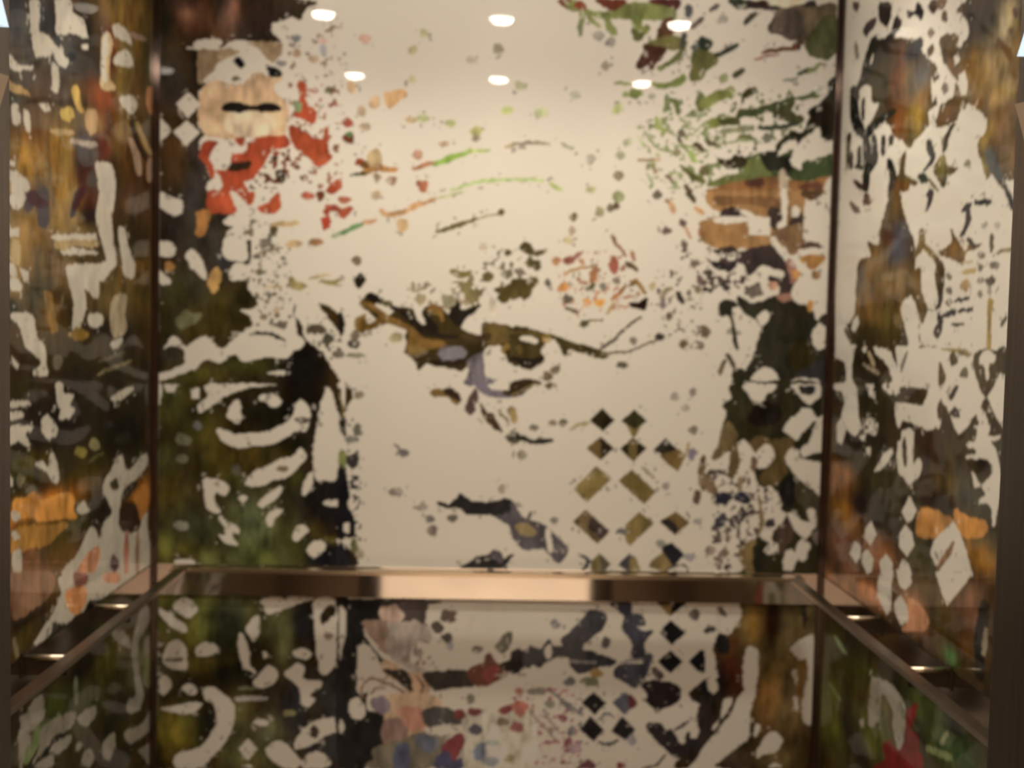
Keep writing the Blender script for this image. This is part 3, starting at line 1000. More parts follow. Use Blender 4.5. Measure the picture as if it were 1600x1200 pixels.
p 160,84,60 610 460 620 420 640 400 660 430 655 480 640 505 620 500
s 150,100,70 20 620 280 670 340 710 400
s 110,80,50 24 720 440 780 490
o 140,120,100 655 555 18 16
o 220,140,40 545 690 28 20
o 206,140,70 465 690 20 20
s 180,110,44 22 620 670 660 640 710 590
s 190,150,90 14 590 760 640 690
s 150,110,40 22 740 580 780 560 830 630
p 44,26,14 735 690 800 690 840 665 850 690 830 730 780 720 750 720
s 116,100,60 12 420 830 480 805 560 800
o 90,80,50 450 820 26 16
o 120,110,90 570 590 14 20
o 130,120,100 225 570 14 16
p 66,54,18 0 860 100 860 200 880 300 910 400 950 520 980 600 1010 590 1035 520 1030 420 1000 360 980 330 1020 300 970 270 930 230 920 180 990 200 1050 150 1090 90 1100 60 1080 0 1070
w 50 910 100 900 160 920 150 950 70 935
w 210 990 260 920 310 990 300 1040 240 1040
o 160,120,40 215 915 26 22
s 84,70,50 16 550 980 620 940 700 860 800 780
s 120,100,80 14 560 1010 700 1000 800 970 940 900
o 70,60,50 920 905 26 16
o 140,120,100 755 930 16 16
o 90,80,60 685 1080 30 16
p 160,140,100 940 700 930 660 960 610 1000 600 960 640 950 700
o 140,120,110 940 700 14 28
s 60,50,40 26 1035 630 1065 690
o 110,90,70 990 780 14 20
o 110,90,60 1070 950 18 22
s 200,150,100 28 970 60 1000 90 1010 130
s 190,140,100 18 1080 220 1120 290
o 110,84,80 1065 195 18 16
o 110,84,76 970 240 22 16
s 196,140,80 26 1150 100 1190 130
o 180,110,70 1190 260 16 40
s 84,76,44 28 1100 10 1140 50
o 120,110,90 905 20 22 20
o 120,100,80 1145 445 20 14
o 130,110,100 1185 550 12 22
o 140,120,100 1080 330 18 18
o 150,130,90 1160 610 16 20
o 190,170,120 870 590 16 20
o 104,84,50 1195 870 8 30
o 130,110,80 270 1110 24 18
o 110,90,60 225 1150 24 18
p 56,34,14 0 1200 80 1170 170 1190 150 1200
T 800 600 4
p 52,36,14 0 0 140 0 80 30 40 60 0 75
s 120,100,60 12 0 70 160 0
p 40,36,24 0 330 30 305 70 330 130 350 180 345 250 350 230 365 160 372 100 365 40 340
o 150,120,60 10 200 16 40
o 110,96,76 140 275 20 16
o 110,96,66 320 245 20 18
o 130,115,90 60 440 20 20
o 150,130,100 255 245 20 16
o 110,90,60 230 10 20 18
s 150,130,84 20 375 290 410 260 480 245
q 46,36,16 565 158 635 226 570 292 490 226
q 52,46,20 765 165 838 230 765 292 690 230
q 120,96,46 725 262 765 292 800 262 765 330 750 320
q 50,38,20 555 335 632 402 555 470 470 402
q 110,82,34 545 345 555 470 470 402
q 46,36,18 757 340 835 402 757 480 682 405
q 112,88,36 735 350 775 350 775 470 735 455
q 46,40,26 960 345 1040 420 980 460 890 410
q 108,80,34 930 450 1040 410 1080 450 1035 540 980 500
q 122,98,44 525 520 620 590 470 735 388 658
q 104,82,34 750 540 895 675 825 745 670 605
s 150,130,90 18 820 520 890 590
q 96,74,40 460 790 605 920 535 995 385 860
q 60,44,36 500 830 600 920 560 970 480 900
q 108,86,38 795 805 880 870 740 1005 715 985 715 880
o 80,76,70 685 920 26 14
q 104,78,34 1025 805 1105 865 1020 940 930 860
q 44,38,34 930 855 985 850 1035 900 1015 935
q 30,28,30 1000 995 1070 1065 1010 1140 950 1075 940 1020
q 112,88,44 945 1060 1000 1140 960 1175 860 1140 880 1100
s 60,54,50 12 960 1170 1010 1135 1080 1140 1100 1175
q 70,60,40 545 1060 610 1125 570 1175 500 1175
q 110,90,44 500 1110 540 1070 550 1175 500 1175
q 60,54,56 735 1060 770 1090 740 1175 670 1130
q 110,90,44 740 1100 770 1085 800 1175 740 1175
s 60,54,60 20 420 1060 480 1110 440 1170
p 74,62,64 0 740 40 800 80 860 120 860 200 890 250 920 310 990 350 1040 300 1110 270 1100 200 1030 100 1020 40 1000 0 930
w 215 900 250 930 250 1050 215 1020
p 128,104,58 20 890 80 875 150 920 130 945 70 945
s 84,72,66 20 100 870 115 800
o 120,110,90 265 850 20 16
o 150,130,110 960 635 20 16
o 110,90,110 1125 440 18 30
o 120,104,80 1135 290 24 22
s 150,120,60 14 1080 450 1110 370
o 150,130,110 1015 80 20 20
o 140,120,100 1130 50 16 22
o 150,130,110 1080 150 18 16
p 96,70,34 1180 480 1200 460 1200 660 1170 610
o 90,66,40 1155 710 20 34
o 140,130,110 1160 860 20 14
o 120,110,90 930 1000 26 20
o 120,110,100 1110 1080 26 18
T 800 900 4
o 90,84,76 270 300 22 20
p 44,40,40 0 480 60 470 120 450 180 460 230 400 250 440 320 440 310 400 350 360 420 290 480 220 570 230 590 270 560 330 500 380 450 430 440 470 500 470 540 490 600 510 650 530 640 550 560 560 460 600 400 600 370 560 350 510 300 500 220 530 180 570 120 550 60 590 0 605
p 22,16,14 0 490 60 480 60 580 0 605
w 205 450 240 430 245 500 215 510
s 100,88,74 16 370 535 520 540
p 46,44,48 620 165 740 165 740 230 800 240 830 300 780 310 830 350 880 345 840 390 820 430 830 480 880 500 860 550 850 600 800 680 760 700 700 660 640 620 660 560 760 555 830 540 750 500 760 440 730 380 690 330 700 260 660 210
s 100,88,74 14 680 540 830 520
o 70,60,50 590 415 26 26
q 20,18,16 990 280 1080 355 1000 425 925 350
q 20,18,16 990 470 1062 535 990 605 915 535
q 20,18,18 1180 465 1200 470 1200 600 1180 605 1110 535
q 50,40,20 910 165 1090 165 990 245
q 110,80,30 935 185 990 180 985 245
q 20,16,14 1020 165 1090 165 1000 235
o 80,70,60 1140 240 24 30
o 110,80,36 525 610 40 22
o 84,80,50 490 660 50 24
o 70,66,60 360 660 30 18
q 20,18,16 510 730 585 795 515 865 440 790
q 52,52,56 710 730 780 795 700 860 630 790
p 60,26,22 740 740 780 795 740 830 730 780
q 22,18,16 490 880 570 960 510 1030 430 960
q 22,20,18 690 880 765 960 710 1020 625 970
p 26,18,16 800 680 860 660 960 660 1030 690 1050 740 1020 800 950 820 910 860 880 820 840 790 850 740
p 60,50,40 890 570 940 620 920 650 880 610
p 30,24,20 1110 740 1160 690 1200 660 1200 800 1160 790
p 26,20,18 845 930 920 920 960 970 1000 960 1030 1020 1080 1060 1100 970 1120 1020 1180 1000 1200 920 1200 1040 1120 1180 1110 1140 1000 1120 940 1060 880 1000
s 50,42,34 20 1020 960 1100 910
p 40,24,20 1170 830 1200 820 1200 1000 1160 900
s 60,50,40 14 960 1120 900 1180 820 1200
p 64,32,32 420 1190 480 1150 520 1180 510 1200 420 1200
p 84,36,34 660 1170 700 1180 700 1200 660 1200
o 90,80,60 155 720 50 20
s 90,74,60 16 280 750 380 850
s 84,76,70 16 240 720 440 870
o 130,70,50 50 820 44 34
o 110,60,50 30 940 30 24
s 100,80,60 14 120 850 280 1030
s 104,90,70 12 200 870 300 980
o 90,44,44 320 890 20 16
o 110,84,76 400 1080 36 26
s 80,70,60 14 560 900 580 860 640 880
s 60,54,50 16 540 1040 600 1055 660 1030
o 90,84,76 750 1030 20 26
o 80,72,64 370 970 20 26
o 130,80,60 40 720 24 16
o 104,96,70 240 800 30 16
T 800 0 4
n 150,160,100 0.62 780 780 1180 600 1180 1180 860 1180
n 90,84,60 0.68 860 800 1180 760 1180 1180 860 1180
T 800 300 4
n 180,120,80 0.66 260 380 820 360 820 700 440 800 300 700
n 110,96,80 0.70 900 580 1180 200 1180 1000 960 1000
T 800 900 4
n 110,60,56 0.66 0 660 400 720 430 1180 0 1180
n 70,68,66 0.66 100 680 440 740 440 1100 240 1100
T 800 300 4
s 100,78,22 20 10 880 120 880 230 910
s 30,22,12 40 10 1040 100 1070 180 1040
s 100,76,28 20 40 960 50 1010
T 1030 0 4
p 60,50,44 440 0 560 0 620 20 700 45 790 50 880 40 960 0 980 30 960 80 940 200 900 260 870 320 830 240 700 200 690 150 740 70 700 55 600 50 500 50 460 30
p 110,92,66 720 180 760 60 960 50 1090 20 1100 120 1000 140 900 250 760 200
p 90,76,62 700 190 740 100 800 60 880 80 900 200 860 260 740 210
p 84,86,46 930 230 1000 140 1050 100 1110 130 1110 300 1060 370 960 350 920 300
w 560 -10 640 -10 760 40 860 30 900 0 900 -20
p 222,190,150 620 0 900 0 860 30 800 42 740 36 660 20
s 70,56,50 18 560 0 640 30 760 46
o 50,60,40 500 20 40 26
o 60,40,30 640 20 50 14
s 90,80,76 26 330 60 370 35
s 80,74,56 30 540 140 600 90
o 170,160,140 390 125 26 20
s 110,90,80 22 210 170 270 115
p 50,66,50 250 270 290 240 330 260 320 300 280 310 240 290
o 110,110,100 225 295 20 12
s 56,62,44 28 300 370 400 330 490 280
p 106,104,50 230 340 300 320 370 380 300 440 240 500 200 500 210 400
s 120,70,36 26 650 330 740 310 860 300
s 170,110,90 12 600 370 740 340
s 110,80,50 14 840 280 920 270
s 84,80,50 34 470 470 520 440
o 150,154,100 400 485 24 20
s 70,66,30 40 530 600 590 560
s 90,84,50 16 520 600 530 640
s 64,70,50 26 870 460 950 440
s 130,140,80 24 940 450 1010 400
s 140,140,120 18 780 500 860 490
p 130,134,60 250 640 330 590 400 560 460 545 470 600 400 620 310 670 260 680
p 116,122,50 280 760 380 740 480 740 500 770 400 780 300 800
p 80,80,40 380 750 480 740 500 690 600 680 700 650 800 620 840 600 840 650 820 690 900 740 850 770 780 750 720 730 700 690 600 720 500 730 490 770 400 770
s 70,84,44 22 480 720 640 690 820 630
s 70,76,60 26 620 800 740 800 860 770
s 150,150,110 30 400 820 580 800
o 110,116,60 545 865 40 18
o 120,120,100 675 860 26 22
s 150,155,110 16 420 890 560 880 640 890
s 90,100,60 22 860 620 940 600 1010 550
p 50,48,26 1100 480 1100 600 1100 840 1080 870 1020 860 1010 800 980 800 900 860 860 900 800 920 730 940 760 880 830 830 900 820 940 740 930 700 1000 650 1060 590 1060 520
p 40,30,18 960 690 1060 640 1080 820 1040 840 1000 780 950 760
s 90,100,50 14 940 600 1000 600
s 80,60,40 24 220 900 270 940
s 100,90,60 28 300 890 350 900
p 66,80,42 520 1000 600 970 680 950 740 960 830 930 850 1000 880 1060 900 1020 1000 990 1100 970 1100 1100 1000 1110 860 1130 780 1090 720 1120 620 1120 520 1090 500 1040
p 116,124,62 560 1000 640 980 680 1060 700 1110 640 1130 520 1120 520 1060
p 40,40,30 640 970 740 950 780 990 820 980 840 1040 800 1080 740 1060 680 1060
p 60,50,30 360 990 440 1000 480 970 540 1000 530 1040 450 1050 400 1030
s 110,110,50 30 180 1080 280 1140
o 110,100,60 280 1070 24 22
w 830 970 880 900 980 820 1005 880 1000 960 960 1000 900 1000 890 1060 830 1030
w 1010 890 1060 880 1100 940 1050 970 1000 950
w 780 900 830 870 860 900 780 960 740 970
p 110,116,56 300 1160 400 1110 520 1090 560 1120 420 1160
p 150,100,50 350 1180 440 1150 560 1130 720 1110 900 1140 1050 1110 1040 1200 340 1200
p 100,60,44 540 1130 640 1120 640 1160 560 1160
p 110,66,44 880 1160 1000 1140 1000 1200 900 1200
p 200,180,150 750 1080 785 1070 800 1200 765 1200
w 1040 1140 1100 1080 1100 1200 1030 1200
T 1030 300 4
p 162,116,62 320 0 560 0 760 0 1010 0 940 60 910 120 905 320 850 330 700 350 540 350 400 350 300 320 260 290 280 240 250 190 330 170 400 140 340 100 300 60
p 130,90,50 360 30 700 40 760 60 740 100 500 70 380 80
p 90,66,40 900 0 1020 0 960 40 900 20
p 64,50,46 390 120 450 100 500 110 560 130 560 150 400 150
p 70,54,46 690 100 760 120 790 240 850 130 890 140 905 220 850 250 740 240 690 200
w 350 160 550 155 560 190 360 195
v 555 145 690 160 700 275 560 270
w 500 110 560 120 600 150 540 150
w 760 0 800 0 800 180 790 240 740 240 745 190 770 150
w 825 110 850 85 880 110 870 150 830 155
p 130,96,60 700 260 900 200 905 320 870 370 820 380 760 300
p 60,46,42 340 370 400 350 470 350 500 380 600 350 720 340 780 430 830 440 850 520 820 620 740 640 740 560 700 560 690 530 780 540 780 490 700 470 640 450 590 500 560 520 540 460 500 440 440 440 420 400 360 380
w 385 390 470 380 510 390 500 420 440 430 390 420
p 50,40,40 320 430 400 460 480 450 470 480 440 500 460 530 420 490 360 480
w 700 280 730 290 800 380 900 450 920 500 880 490 780 420 710 330
p 150,104,84 800 420 850 460 860 540 830 560
w 910 60 960 60 1010 20 1080 0 1100 0 1100 330 1000 350 930 300 905 280
p 110,80,60 1070 100 1100 80 1100 170 1070 150
p 90,66,50 900 330 960 315 1020 345 960 360 920 355
w 870 360 1020 350 1100 330 1100 420 1030 400 900 400
p 170,116,44 890 410 960 400 1040 410 960 480 920 450
p 190,130,60 840 490 880 500 870 540 840 540
p 150,110,60 960 500 1000 510 990 540 960 530
s 90,76,60 24 300 500 340 600
s 80,66,60 26 380 540 420 610
s 60,56,36 36 550 630 620 580
o 110,96,80 600 620 50 34
w 640 560 740 580 740 640 660 660
o 210,150,110 710 585 24 20
o 130,100,90 260 550 16 24
p 44,40,24 490 650 540 680 600 700 690 670 760 640 820 670 880 710 940 720 990 800 960 860 960 950 1000 990 1060 960 1080 940 1090 1200 490 1200 540 1130 580 1060 610 960 640 850 600 800 540 760 500 700
o 150,104,80 790 655 50 20
p 48,44,28 380 700 410 680 470 690 480 720 450 740 490 960 500 990 470 950 450 800 420 770 380 770
w 610 790 660 740 690 760 680 800 640 830
w 820 640 840 590 900 560 960 600 1060 560 1100 560 1100 740 1080 760 1020 780 980 800 960 720 900 700 850 690
p 190,130,40 930 680 960 690 950 740 930 730
p 54,46,36 1000 790 1060 770 1080 860 1040 870
w 960 870 1000 820 1060 870 1050 950 1000 990 960 940
p 52,42,12 830 950 920 930 960 1000 950 1090 860 1110 820 1040
p 50,46,46 940 1090 1060 1050 1100 1200 900 1200 860 1140
w 560 1190 620 1110 680 1090 720 1120 740 1200 560 1200
w 810 1190 870 1165 980 1170 990 1200
o 150,120,80 50 70 1 1
s 86,72,56 24 430 1020 480 1120
s 110,90,60 26 410 1060 380 1130
o 110,90,70 295 880 16 34
o 110,90,70 260 960 14 18
p 50,44,24 460 1120 540 1120 560 1190 480 1200
o 120,100,80 220 450 18 20
T 1030 600 4
p 44,38,18 480 0 1040 0 1040 200 980 200 900 140 840 220 780 270 760 290 860 350 900 300 960 240 1000 260 960 330 920 400 880 420 900 460 1000 430 1040 440 1040 480 900 480 860 420 820 420 820 480 860 540 940 620 1000 700 1040 760 1040 1170 440 1170 500 1060 520 1000 600 960 700 1000 720 920 780 860 800 800 760 780 740 700 700 650 640 640 600 560 640 460 700 400 660 360 600 380 560 360 500 380 460 340 430 420 330 470 370 380 400 260 430 180 400 140 460 80
p 104,82,44 370 380 400 270 440 240 480 320 490 380 500 440 500 480 470 580 440 560 440 480 440 420 330 470
p 90,68,30 560 370 620 330 700 360 640 420 590 430
p 90,70,30 700 370 800 340 840 380 790 440 780 500 800 560 700 640 640 620 640 560 700 500 730 440
p 30,22,14 620 120 740 130 760 220 640 260 560 220
p 26,24,22 770 620 830 580 850 660 840 740 800 760 760 700
p 62,52,32 860 600 940 640 1020 720 1040 800 980 900 930 860 920 800 900 760 860 720
w 490 380 540 350 590 420 620 480 570 520 570 590 600 640 560 640 520 600 490 560 510 480
w 620 420 680 370 720 430 700 490 640 530 600 500
p 100,74,50 580 460 610 470 600 540 580 540
w 530 0 720 0 720 40 680 60 640 110 580 95 540 50
w 780 270 840 200 920 145 960 180 960 240 900 300 860 350 800 310
w 820 0 880 0 1000 0 1010 60 960 120 920 120 870 70
p 44,40,34 880 20 970 20 960 60 900 60
w 1000 210 1040 220 1040 340 980 400 900 440 880 420 940 350
w 790 460 820 400 870 410 880 460 960 480 1020 520 1020 700 960 660 860 580 800 510
p 110,84,54 250 600 270 560 320 580 350 650 360 700 290 650
s 110,86,56 16 260 490 280 570
p 40,40,54 360 690 430 690 430 730 370 750
s 120,96,60 22 510 590 500 660
p 40,38,50 480 690 530 680 570 740 480 730
s 120,100,70 12 370 640 430 620
w 650 680 700 640 750 700 760 780 700 860 650 880
s 110,86,50 18 620 690 640 800 640 900 610 940
p 50,40,40 660 870 700 850 720 890 680 890
o 60,50,50 465 850 18 44
o 66,54,50 535 830 16 36
p 60,56,60 380 820 410 810 410 880 360 900 345 880
s 90,74,60 22 360 900 370 970
s 100,80,60 20 420 900 430 980
w 430 760 470 760 600 760 620 860 600 960 520 990 500 900 480 900
p 64,46,32 740 920 780 860 820 860 840 940 800 1000 760 1060 730 1000
w 800 800 920 860 980 820 970 900 920 960 860 920 830 870
w 920 800 950 770 980 800 960 860
w 850 1030 900 960 940 1010 920 1090 870 1100
w 770 1100 810 1030 860 1080 840 1150 790 1170
w 660 1030 700 980 740 1000 740 1060 690 1070
w 440 1010 500 1010 500 1080 530 1100 510 1165 430 1165
p 104,80,38 500 1050 540 1000 600 980 600 1160 540 1165
p 34,30,18 600 1010 650 1060 660 1160 600 1160
p 96,80,60 970 930 1040 920 1040 1000 980 1000
o 100,80,60 405 1055 20 20
o 96,80,60 375 1120 14 40
o 140,116,90 320 1040 24 24
s 110,86,60 18 230 690 240 730
T 1030 900 4
f 80,66,36 840 300 260 300
f 96,72,30 580 330 70 130
f 30,16,10 710 280 60 180
f 60,26,14 450 620 80 120
f 70,42,20 430 420 60 80
f 76,60,26 740 620 120 120
f 104,70,28 700 780 90 140
f 76,56,26 800 900 90 120
f 28,26,24 330 680 90 100
f 30,24,22 260 950 100 140
f 44,34,24 480 1130 90 90
f 60,50,26 740 1140 120 80
f 84,66,36 900 700 80 200
f 44,40,30 760 90 200 50
i 540 150 1000 150 1000 1200 380 1200 420 1130 500 1060 560 1010 560 940 570 840 600 760 600 700 620 600 620 480 580 440 540 460 520 600 530 700 490 760 450 850 380 950 260 1080 200 1170 180 1200 100 1200 120 1140 260 1080 240 1020 260 940 260 820 260 780 200 750 190 730 240 680 290 640 360 640 360 560 340 450 360 400 370 370 440 360 480 310 520 240
p 28,24,20 370 370 430 380 430 460 390 480 360 430
w 300 650 340 640 370 700 340 730 310 710
w 400 780 450 760 450 800 400 880 380 880
w 350 920 380 900 350 960 330 960
w 820 450 880 400 960 370 970 400 970 520 960 900 900 900 900 740 930 620 920 520 880 530 850 500
w 830 600 860 590 880 660 860 680 840 650
w 840 760 870 770 880 840 850 840
w 610 1100 660 1010 720 970 770 1020 740 1090 650 1120 610 1140
w 600 930 630 930 620 990 590 1000
w 680 1190 720 1170 760 1200
s 40,32,20 22 910 160 910 320
s 90,60,20 24 900 530 880 640 880 860
s 50,44,34 26 290 340 340 330
s 80,66,50 26 380 200 410 250
o 90,76,60 220 240 20 24
T 1030 0 4
n 120,130,80 0.60 40 560 440 700 460 980 340 1160 100 1180 0 900
n 64,56,44 0.68 60 700 700 850 560 980 240 1180 60 1180
n 110,120,70 0.66 440 560 900 560 900 860 440 900
T 1030 300 4
n 80,60,56 0.62 200 420 500 380 560 620 440 660 260 620
T 1030 600 4
n 70,56,46 0.60 240 480 700 620 740 1120 340 1160 320 760
'''
ART_LEFT = '''
T 0 0 4
f 64,64,64 120 150 120 180
f 62,64,66 280 130 50 140
f 60,62,64 400 320 120 130
f 70,60,58 330 560 150 80
f 28,22,18 560 200 90 190
f 36,26,22 560 450 90 110
f 72,68,74 665 100 30 160
f 112,88,44 820 120 160 180
f 120,92,46 900 260 110 160
f 110,96,50 780 520 70 200
f 92,70,44 900 600 80 160
f 96,52,30 690 330 40 150
f 110,56,24 650 620 70 90
f 86,40,22 670 860 80 160
f 76,68,40 940 350 50 200
f 70,58,30 860 1050 80 200
f 52,58,60 90 700 70 200
f 62,52,50 270 760 100 150
f 60,48,50 270 1050 70 200
f 140,106,42 160 1010 70 160
f 138,106,44 400 950 90 180
f 146,112,48 400 1140 110 120
f 64,58,62 540 950 60 200
f 52,40,36 540 1100 60 120
f 124,96,44 770 900 50 140
f 84,60,34 850 1000 100 140
f 120,92,48 580 760 50 60
f 70,50,26 900 1150 90 60
w 190 0 245 0 250 100 245 190 300 220 340 280 340 330 260 355 215 330 195 200 185 90
w 350 0 440 0 460 80 520 120 540 200 550 240 490 225 440 200 400 225 350 200 350 100
w 335 290 380 300 400 350 435 380 400 420 360 390 335 340
v 510 280 550 275 550 310 510 310
w 40 350 70 350 120 410 200 410 200 440 140 440 60 430
w 320 400 350 400 370 480 360 570 320 560 330 500
v 240 650 300 640 320 690 280 700
w 70 660 110 650 130 750 110 790 80 760
w 150 690 180 700 195 800 175 830 150 770
p 160,124,66 40 510 110 540 160 570 180 590 100 570 40 550
p 168,132,56 455 550 490 550 500 640 520 700 490 690 460 610
p 168,136,50 380 700 410 675 450 690 460 730 420 755 385 730
p 170,140,90 640 230 690 220 700 300 680 400 690 500 720 550 660 560 630 520 640 400
w 650 210 680 230 680 320 660 400 670 500 640 510 630 400
w 700 160 740 150 800 200 820 270 760 250 720 230
w 730 340 790 310 830 380 820 420 740 410 710 380
w 760 600 830 600 860 660 830 710 790 690 750 640
s 150,116,90 30 820 220 900 240
p 160,124,80 540 700 600 700 600 820 560 830 540 780
p 170,110,64 920 560 990 560 990 680 930 700
w 600 1020 700 1030 720 1200 630 1200 610 1120
w 30 1080 80 1060 170 1130 180 1200 60 1200 30 1150
s 150,130,110 30 450 880 540 900 600 900
s 150,120,90 40 820 880 850 960 870 1080
s 150,116,84 30 940 1000 930 1120
s 150,120,70 30 860 780 900 880 940 960
s 50,36,24 26 820 770 860 900 910 1000
s 160,130,80 30 330 820 450 830
v 50 1000 100 1010 90 1040 60 1030
p 150,110,50 30 1140 60 1140 60 1200 30 1200
T 0 300 4
f 134,104,52 170 300 130 160
f 130,104,50 400 80 90 130
f 64,52,58 270 70 50 130
f 120,96,48 440 200 150 90
f 134,104,50 100 540 90 140
f 96,76,44 320 400 130 100
f 110,84,48 380 540 90 90
f 62,56,36 250 650 90 130
f 54,44,24 380 750 90 130
f 120,84,30 320 780 40 110
f 100,82,46 720 620 120 140
f 92,72,36 870 560 70 220
f 84,60,40 840 90 90 140
f 60,50,34 820 250 90 110
f 74,60,30 500 400 90 40
f 78,62,24 400 920 180 90
f 58,44,20 180 1020 90 90
f 56,48,22 480 1040 200 140
f 46,36,16 700 880 150 90
f 60,50,24 600 1000 120 90
f 52,46,20 740 1120 180 80
f 50,34,24 560 130 50 100
f 42,40,24 60 740 60 90
f 70,52,20 80 880 60 60
p 62,50,56 160 20 240 -10 300 -10 300 200 240 200 230 80 180 120 160 100
p 50,40,46 440 150 480 -10 540 -10 500 60 460 150
v 30 240 120 220 120 280 60 280
w 60 20 150 0 150 80 100 110 60 70
w 630 -10 715 -10 710 100 700 160 710 300 730 440 690 500 650 560 620 560 620 640 590 670 560 630 530 600 540 700 510 830 480 860 450 850 460 700 440 600 410 480 450 450 640 440 660 400 620 260 600 160 610 60
w 340 270 560 260 600 270 600 310 560 300 350 300
w 380 360 460 350 600 370 590 390 400 390
p 150,122,70 350 310 600 310 600 340 460 330 380 360
w 740 230 780 230 800 330 840 440 840 530 780 530 760 420
w 50 450 90 460 110 520 80 530 50 500
w 60 540 120 540 140 600 100 620 60 590
v 120 470 180 500 180 570 150 560
s 156,130,80 50 100 320 100 440
w 560 760 640 770 640 830 590 850 550 820
p 150,130,96 710 660 790 650 780 760 790 860 740 900 700 880 690 760
w 700 930 760 910 760 950 720 980 690 960
w 70 760 140 750 210 780 230 900 280 960 290 1080 300 1140 220 1150 210 1120 250 1080 250 1050 190 1000 150 950 130 850 80 800
v 70 1020 120 1080 110 1110 80 1080
s 110,96,60 20 620 1140 700 1100 820 1060
s 90,80,50 16 620 1060 780 1000
o 90,80,60 360 1060 24 36
s 100,84,50 14 380 700 400 640
p 130,92,30 280 630 320 640 340 760 360 860 320 870 300 760
o 130,96,30 490 890 50 30
T 0 600 4
f 60,52,24 150 40 150 60
f 46,38,18 500 80 250 200
f 52,44,20 700 90 200 110
f 36,28,14 760 300 160 180
f 44,36,16 300 300 220 150
f 72,64,22 160 510 110 60
f 56,50,22 160 600 110 80
f 46,36,22 330 660 90 60
f 60,52,30 520 600 120 120
f 150,92,24 270 760 200 70
f 46,40,16 210 880 120 30
f 130,88,30 190 950 120 70
f 96,64,44 200 1100 110 130
f 72,58,30 400 1000 90 140
f 66,60,34 460 880 80 60
f 44,30,30 630 820 80 90
f 56,42,34 820 820 70 90
f 150,90,30 890 700 50 90
f 140,90,60 560 1110 80 100
f 110,74,40 850 1100 90 100
w 40 120 110 100 180 110 180 130 60 150
w 40 190 90 170 150 180 130 220 50 220
w 45 290 80 250 140 260 180 260 210 280 160 320 190 380 150 380 120 360 70 380 45 350
w 260 220 300 200 330 230 360 280 340 330 300 340 260 290
w 350 0 390 0 400 60 460 60 440 130 470 160 440 210 370 220 380 160 360 130
w 690 90 740 50 820 10 830 40 770 90 720 110
o 120,108,66 590 375 30 30
o 110,96,40 510 420 36 24
s 84,74,40 16 560 480 640 430
w 220 500 260 480 300 520 310 440 340 440 370 580 350 620 320 600 300 560 260 540
v 50 560 80 590 80 640 55 640
o 100,90,60 125 600 24 30
o 90,80,60 200 670 30 24
p 176,110,30 80 740 160 720 200 680 240 700 260 740 350 700 430 680 460 710 460 790 480 830 380 840 260 850 200 830 120 830
p 140,94,32 120 900 260 890 420 870 360 940 300 1000 200 1020 80 1060 80 960
w 480 780 520 730 540 760 560 800 500 810
w 70 800 110 790 130 830 100 860 75 850
v 70 920 100 920 130 960 90 980
w 80 1060 130 1040 130 1200 90 1200 75 1130
w 640 650 700 520 740 450 770 460 780 520 820 530 880 450 920 440 920 510 860 580 780 680 760 700 750 800 740 880 780 930 870 910 890 810 920 800 920 900 920 1200 400 1200 480 1070 560 900 600 910 620 970 650 860 700 810 680 740
p 64,54,34 690 620 730 590 740 650 710 660
p 54,46,36 780 660 830 620 860 610 850 650 810 690 760 720
p 156,94,30 850 680 920 640 920 780 870 840 850 780
p 54,40,32 750 780 800 740 850 760 870 880 820 920 760 910 750 850
s 140,84,60 26 790 930 790 1200
s 130,90,60 18 860 930 860 1200
p 160,98,62 500 1140 560 1050 620 1020 620 1090 580 1180 480 1200
o 70,50,50 715 1130 22 50
T 0 900 4
f 110,74,48 200 60 140 130
f 70,52,28 340 100 60 200
f 44,34,20 150 270 100 80
f 60,50,24 140 400 60 90
f 34,26,18 360 360 100 90
f 36,32,22 560 240 120 90
f 84,60,46 870 50 90 60
f 60,60,34 560 760 200 140
f 54,56,30 350 820 90 120
f 30,28,20 540 560 90 90
f 76,66,28 720 520 80 120
f 50,48,26 760 620 90 120
f 36,28,22 740 900 90 160
f 30,26,22 780 1090 90 90
f 36,28,20 300 1090 120 90
f 80,78,50 880 520 60 100
p 110,76,50 70 -10 330 -10 310 120 180 220 90 260 90 100
w 400 -10 880 -10 880 20 760 60 700 110 620 150 560 150 520 220 470 240 430 290 380 290 330 290 320 360 250 420 210 430 260 340 330 230 380 110
p 166,102,50 410 110 500 60 540 100 520 190 480 230 430 200
p 110,64,50 460 -10 540 -10 540 40 480 60
o 160,96,60 700 10 50 24
s 100,84,56 20 90 400 110 500
s 100,88,70 18 100 620 190 560
w 840 340 880 200 930 190 940 260 900 350 870 400 860 500 880 640 900 760 860 840 800 860 800 780 850 740 830 560 820 460
w 700 350 780 350 820 430 800 450 720 400
v 900 400 940 360 940 520 900 520
p 96,92,56 900 520 940 500 940 680 900 660
w 780 970 880 930 940 840 940 960 850 1030 800 1040
v 860 1090 940 1040 940 1200 900 1140
w 480 880 560 820 600 820 590 890 540 940 500 920
w 330 1060 400 1010 440 990 440 1040 380 1100 330 1100
w 120 880 180 850 200 790 270 740 280 860 220 960 160 960
p 84,90,50 140 1080 230 960 330 900 380 900 340 960 260 1020 200 1130 160 1160
w 120 960 180 980 200 1040 160 1080 140 1180 120 1190
w 640 1050 700 980 720 1020 690 1140 650 1140
w 520 1110 560 1080 590 1140 550 1200 510 1170
w 480 1040 520 1050 480 1100
w 260 960 330 900 470 850 440 950 340 1000 300 1060 200 1180 240 1080
w 220 1180 300 1120 340 1130 320 1200 220 1200
s 84,84,60 20 470 640 480 800
'''
